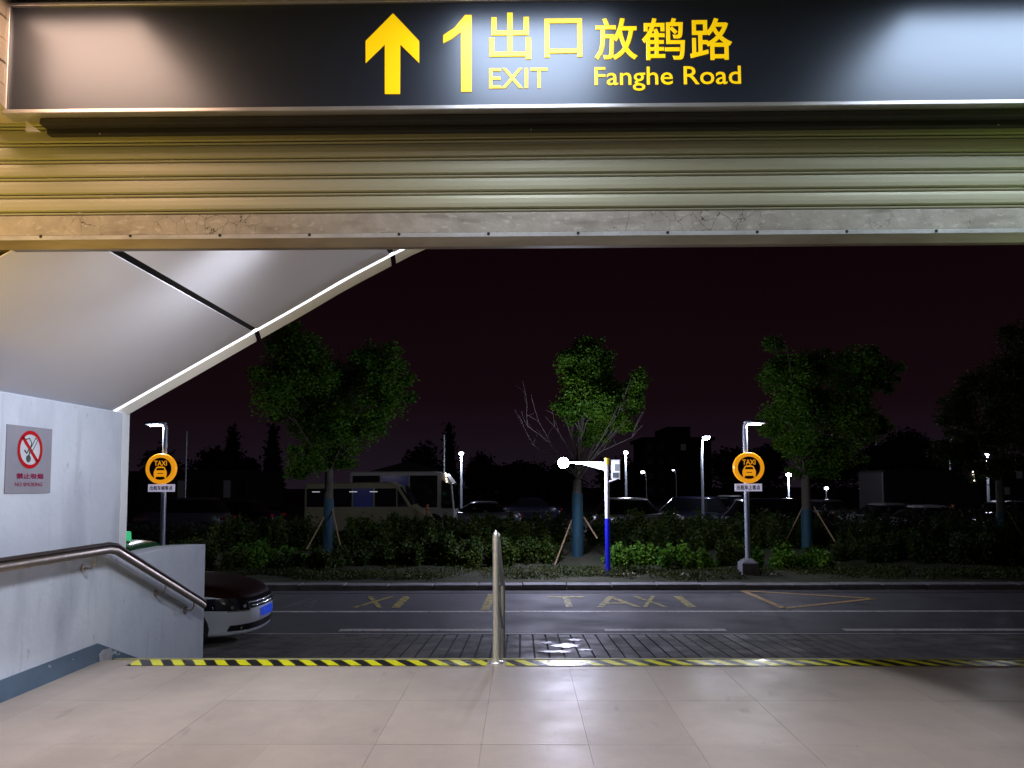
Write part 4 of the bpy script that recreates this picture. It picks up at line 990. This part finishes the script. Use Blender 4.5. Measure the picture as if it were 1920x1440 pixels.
far_car(1538, 40, R(100), 'grey car seen end on right of the wide tree trunk', grey)
far_car(1650, 33, R(182), 'silver saloon parked alone in the dark right of the wide tree', silv)
far_car(1722, 30, R(175), 'dull white car in front of the dark coach', whit)
far_car(895, 38, R(185), 'dark car with lamp glints right of the coach', grey)
far_car(1875, 36, R(185), 'dark car below the rightmost lamp post', grey)
far_car(985, 47, R(180), 'dark car far behind the floodlight glare', navy_c)
far_car(345, 36, R(180), 'dark car behind the hedge right of the left taxi sign', grey, suv=True)
far_car(450, 40, R(170), 'black car behind the hedge left of the big tree', navy_c)

# minibus, coach and lorry cab
def minibus():
    Y = 31.0; a = P(570, 905, Y).x; b = P(805, 905, Y).x; L = b-a; z = ZR
    t = thing('minibus', 'cream minibus with dark side windows parked behind the big tree', 'minibus', ((a+b)/2, Y+1, z))
    prof = [(a, z+.42), (a+.02, z+2.15), (a+.12, z+2.42), (b-1.7, z+2.45), (b-1.25, z+2.25), (b-.75, z+1.45), (b-.15, z+1.05), (b, z+.8), (b, z+.42)]
    fix_normals(MB().prism(prof, Y, Y+2, 'y').build('body', M['cream'], t, bevel=.06))
    ws = [(a+.12, a+1.0), (a+1.06, a+2.0), (a+2.06, a+2.9), (a+2.96, a+3.85)]
    for i, (p, q) in enumerate(ws):
        if q > b-1.35: q = b-1.4
        s = MB(); s.box(p, q, Y-.012, Y+.0, z+1.42, z+2.18); s.build('side_window', M['car_glass'] if i != 2 else M['bus_blue'], t, bevel=.008)
    s = MB(); s.prism([(b-1.32, z+1.42), (b-.86, z+1.42), (b-1.32, z+2.15)], Y-.014, Y, 'y'); fix_normals(s.build('front_window', M['car_glass'], t))
    s = MB(); s.prism([(b-1.22, z+2.24), (b-.72, z+1.47), (b-.70, z+1.50), (b-1.18, z+2.28)], Y+.1, Y+1.9, 'y'); fix_normals(s.build('windscreen', M['car_glass'], t))
    for x_ in (a+.95, b-.85):
        s = MB(); s.tube([(x_, Y-.02, z+.34), (x_, Y+.2, z+.34)], .34, 20); w_ = s.build('wheel', M['tyre'], t)
        MB().disc((x_, Y-.025, z+.34), .19, 16).build('rim', M['rim'], w_)
    for k in range(4):  # glints on the minibus side, painted as short glowing strips
        x_ = (a+.35, a+.9, a+1.9, a+2.75)[k]
        s = MB(); s.box(x_, x_+.32, Y-.02, Y-.0125, z+2.03, z+2.06); s.build('trim_glint', glow('strip_glint', (.8, .8, .9), .5) if k == 0 else bpy.data.materials['strip_glint'], t)
    return t
minibus()
def coach(px0, px1, Y, top_py, label, paint=None):
    a = P(px0, 905, Y).x; b = P(px1, 905, Y).x; z = ZR; H = P(700, top_py, Y).z
    t = thing('coach', label, 'coach', ((a+b)/2, Y+1, z))
    prof = [(a, z+.4), (a, H-.1), (a+.1, H), (b-1.0, H), (b-.45, H-.12), (b-.12, H-.55), (b, z+1.1), (b, z+.4)]
    fix_normals(MB().prism(prof, Y, Y+2.4, 'y').build('body', paint or M['coach_white'], t, bevel=.06))
    n = max(2, int((b-a-.9)/1.25)); st_ = (b-a-.9)/n
    for i in range(n):
        s = MB(); s.box(a+.15+i*st_, a+.15+(i+1)*st_-.06, Y-.012, Y, z+1.25, H-.20); s.build('side_window', (M['bus_blue'] if i % 2 and paint is None else M['car_glass']), t, bevel=.01)
    s = MB(); s.prism([(b-.62, z+1.2), (b-.08, z+1.2), (b-.18, H-.62), (b-.62, H-.4)], Y-.014, Y, 'y'); fix_normals(s.build('door_window', M['car_glass'], t))
    s = MB(); s.prism([(b+.01, z+1.15), (b+.03, z+1.15), (b-.085, H-.56), (b-.11, H-.56)], Y+.1, Y+2.3, 'y'); fix_normals(s.build('windscreen', M['car_glass'], t))
    for x_ in (a+1.1, b-1.0):
        if x_ < b-1.0+.01:
            s = MB(); s.tube([(x_, Y-.02, z+.48), (x_, Y+.25, z+.48)], .48, 20); s.build('wheel', M['tyre'], t)
    s = MB(); s.tube([(b-.1, Y-.05, H-.6), (b+.22, Y-.18, H-.7), (b+.22, Y-.18, H-1.1)], .03, 6); s.build('mirror_arm', M['car_black'], t)
    for k in range(4):
        MB().sphere((b-.42+.02*k, Y-.03, H-.10-.13*k), .035, 8, 6).build('marker_lamp', M['lamp_warm'], t)
    return t
coach(655, 852, 35.5, 884, 'pale coach with blue tinted windows behind the minibus, front facing right')
coach(1655, 1842, 33.5, 884, 'dark coach in the shade near the rightmost lamp post', mat('coach_dark', (.022, .021, .02), .4, coat=.2))

for px, Y, lab in ((801, 29.5, 'orange traffic bollard at the minibus nose'), (1788, 31, 'orange traffic bollard beside the dark coach')):
    p = P(px, 966, Y); t = thing('traffic_bollard', lab, 'bollard', (p.x, Y, ZR), group='orange bollards')
    MB().tube([(p.x, Y, ZR), (p.x, Y, ZR+.05)], .20, 16).build('base', M['car_black'], t)
    MB().tube([(p.x, Y, ZR+.05), (p.x, Y, P(px, 946, Y).z)], [.06, .05], 14).build('post', M['orange'], t)

# ================================================================== LAMP POSTS IN THE LOT
def lamp_post(px, top_py, Y, label, hot=False, arm=0, r=.13, pole_lo=None, power=0, tilt=0):
    p = P(px, top_py, Y); xp = P(px-arm, 905, Y).x if arm else p.x
    t = thing('lamp_post', label, 'lamp post', (xp, Y, ZR), group='lamp posts in the parking lot')
    pts = [(xp, Y, ZR), (xp, Y, p.z-.15)]
    if arm: pts = [(xp, Y, ZR), (xp, Y, p.z-.8), (xp+(p.x-xp)*.15, Y, p.z-.25), (p.x-(.15 if arm > 0 else -.15), Y, p.z+.04)]
    MB().tube(pts, [.075]+[.05]*(len(pts)-1), 10).build('pole', M['pole'], t)
    if arm:
        MB().sphere((p.x, Y, p.z+.03), .22, 12, 7, (1, .6, .3)).build('lamp_head', M['pole'], t)
    MB().sphere((p.x, Y-.05, p.z-.02), r, 14, 8, (1.2 if arm else 1, .8, .75)).build('bulb', M['lamp_hot'] if hot else M['lamp_far'], t)
    if power: point('lot_lamp', (p.x, Y-.3, p.z-.25), power, (.78, .82, 1.0), .15, t)
    return t
lamp_post(865, 850, 40, 'short lamp post right of the coach', power=320)
lamp_post(1173, 848, 42, 'lamp post right of the floodlight pole', power=320)
lamp_post(1324, 820, 34, 'tallest lamp post with head arm, left of the right taxi sign', arm=7, power=420)
lamp_post(1850, 850, 40, 'lamp post near the right picture edge', power=320)
lamp_post(1799, 817, 46, 'tilted lamp head partly hidden in the dark right tree', arm=16, r=.15)
lamp_post(1205, 885, 75, 'small distant lamp post with head turned left', arm=-7, r=.17)
lamp_post(1262, 881, 80, 'small faint lamp post farthest away in the middle', arm=-6, r=.10)
lamp_post(1478, 890, 48, 'glaring lamp behind the wide tree', hot=True, r=.16, power=500)
lamp_post(1549, 915, 60, 'tiny low light right of the wide tree trunk', r=.16)

# thin unlit mast poles
for px, top, Y, lab in ((350, 808, 42, 'thin unlit mast right of the left taxi sign'), (833, 815, 45, 'thin unlit mast beside the tall dark conifer')):
    p = P(px, top, Y); MB().tube([(p.x, Y, ZR), (p.x, Y, p.z)], .05, 8).build('mast', M['pole'], None, label=lab, category='mast', group='unlit masts')

# ================================================================== FAR TREES AND BUILDINGS
def far_tree(px, top_py, w, Y, label, kind='round', n=3500, base_py=925):
    p = P(px, top_py, Y); zt_ = p.z; zb2 = ZR
    t = thing('distant_tree', label, 'tree', (p.x, Y, ZR), group='trees beyond the parking lot')
    h = zt_-zb2; r = w/FPX*Y
    MB().tube([(p.x, Y, ZR), (p.x, Y, ZR+h*.8)], [.3, .08], 8).build('trunk', M['bark'], t)
    if kind == 'cone': cl = [(p.x, Y, zb2+h*(.15+.11*k), r*(1-.11*k), r*(1-.11*k), h*.11) for k in range(8)]
    else: cl = [(p.x+rng.uniform(-.6, .6)*r, Y+rng.uniform(-1, 1), zb2+h*rng.uniform(.35, .78), r*.55, r*.5, h*.24) for k in range(9)] + [(p.x, Y, zb2+h*.78, r*.5, r*.5, h*.22), (p.x, Y, zb2+h*.35, r*.95, r*.6, h*.34)]
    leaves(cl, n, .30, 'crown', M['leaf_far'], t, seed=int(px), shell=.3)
far_tree(437, 800, 34, 90, 'pointed dark conifer left of the big tree', 'cone')
far_tree(512, 790, 22, 92, 'slim dark conifer partly behind the big tree', 'cone')
far_tree(843, 795, 15, 95, 'tall thin conifer silhouette right of the coach', 'cone')
far_tree(800, 828, 45, 98, 'round dark tree left of the thin conifer')
far_tree(395, 838, 50, 100, 'round dark tree right of the left taxi sign')
far_tree(300, 840, 55, 97, 'round dark tree behind the left taxi sign')
far_tree(470, 858, 40, 104, 'low dark tree between the two conifers')
far_tree(900, 848, 45, 110, 'low round tree right of the thin conifer')
far_tree(980, 862, 60, 112, 'low dark tree left of the floodlight')
far_tree(1060, 858, 50, 108, 'low dark tree behind the floodlight')
far_tree(1160, 858, 50, 112, 'low dark tree behind the pole arm')
far_tree(1370, 835, 42, 106, 'dark tree between the tall lamp post and the taxi sign')
far_tree(1440, 830, 45, 108, 'dark tree behind the right taxi sign')
far_tree(1700, 802, 75, 100, 'great rounded black tree right of the wide tree', n=6000)
far_tree(1640, 830, 50, 104, 'dark tree just right of the wide tree')
far_tree(1790, 850, 60, 110, 'low dark tree behind the dark coach')
far_tree(1900, 850, 60, 112, 'low dark tree at the right edge of the far row')
far_tree(1560, 850, 60, 115, 'low dark tree hidden behind the wide tree trunk')

def building(px0, px1, top_py, Y, depth, label, name='building', roof=None, wins=(0, 0), lit=()):
    a = P(px0, 905, Y).x; b = P(px1, 905, Y).x; H = P(700, top_py, Y).z
    t = thing(name, label, 'building', ((a+b)/2, Y+depth/2, ZR))
    s = MB(); s.box(a, b, Y, Y+depth, ZR-.1, H); s.build('wall', M['far_building'], t)
    if roof == 'gable':
        hh = P(700, top_py-22, Y).z
        s = MB(); s.prism([(a-.6, H), (b+.6, H), ((a+b)/2, hh)], Y-.5, Y+depth+.5, 'y'); fix_normals(s.build('roof', M['far_building'], t))
    elif roof == 'step':
        s = MB(); s.box(a-.5, b+.5, Y-.6, Y+depth+.6, H, H+.5); s.box(a+(b-a)*.35, b-(b-a)*.3, Y+.5, Y+depth-.5, H+.5, H+2.2); s.build('roof', M['far_building'], t)
    nx_, nz = wins
    k = 0
    for i in range(nx_):
        for j in range(nz):
            x0 = a+(b-a)*(i+.25)/nx_; x1 = a+(b-a)*(i+.7)/nx_; hz = (H-ZR)
            z0 = ZR+hz*(j+.3)/nz; z1 = ZR+hz*(j+.75)/nz
            s = MB(); s.box(x0, x1, Y-.04, Y+.02, z0, z1); s.build('window', M['window_lit'] if k in lit else M['window_dark'], t); k += 1
building(1210, 1335, 828, 118, 12, 'dark four storey block with stepped roof behind the tall lamp post', roof='step', wins=(6, 4), lit=(15,))
building(690, 835, 888, 75, 20, 'low dark gabled shed behind the coach', 'shed', roof='gable', wins=(5, 1))
building(240, 470, 882, 70, 10, 'long low dark shed behind the left taxi sign', 'shed', wins=(8, 1), lit=(3, 6))
building(905, 1045, 884, 120, 10, 'low dark building left of the floodlight', wins=(8, 2))
building(1850, 2050, 880, 100, 10, 'low dark building at the right picture edge', wins=(8, 2), lit=(2, 5))
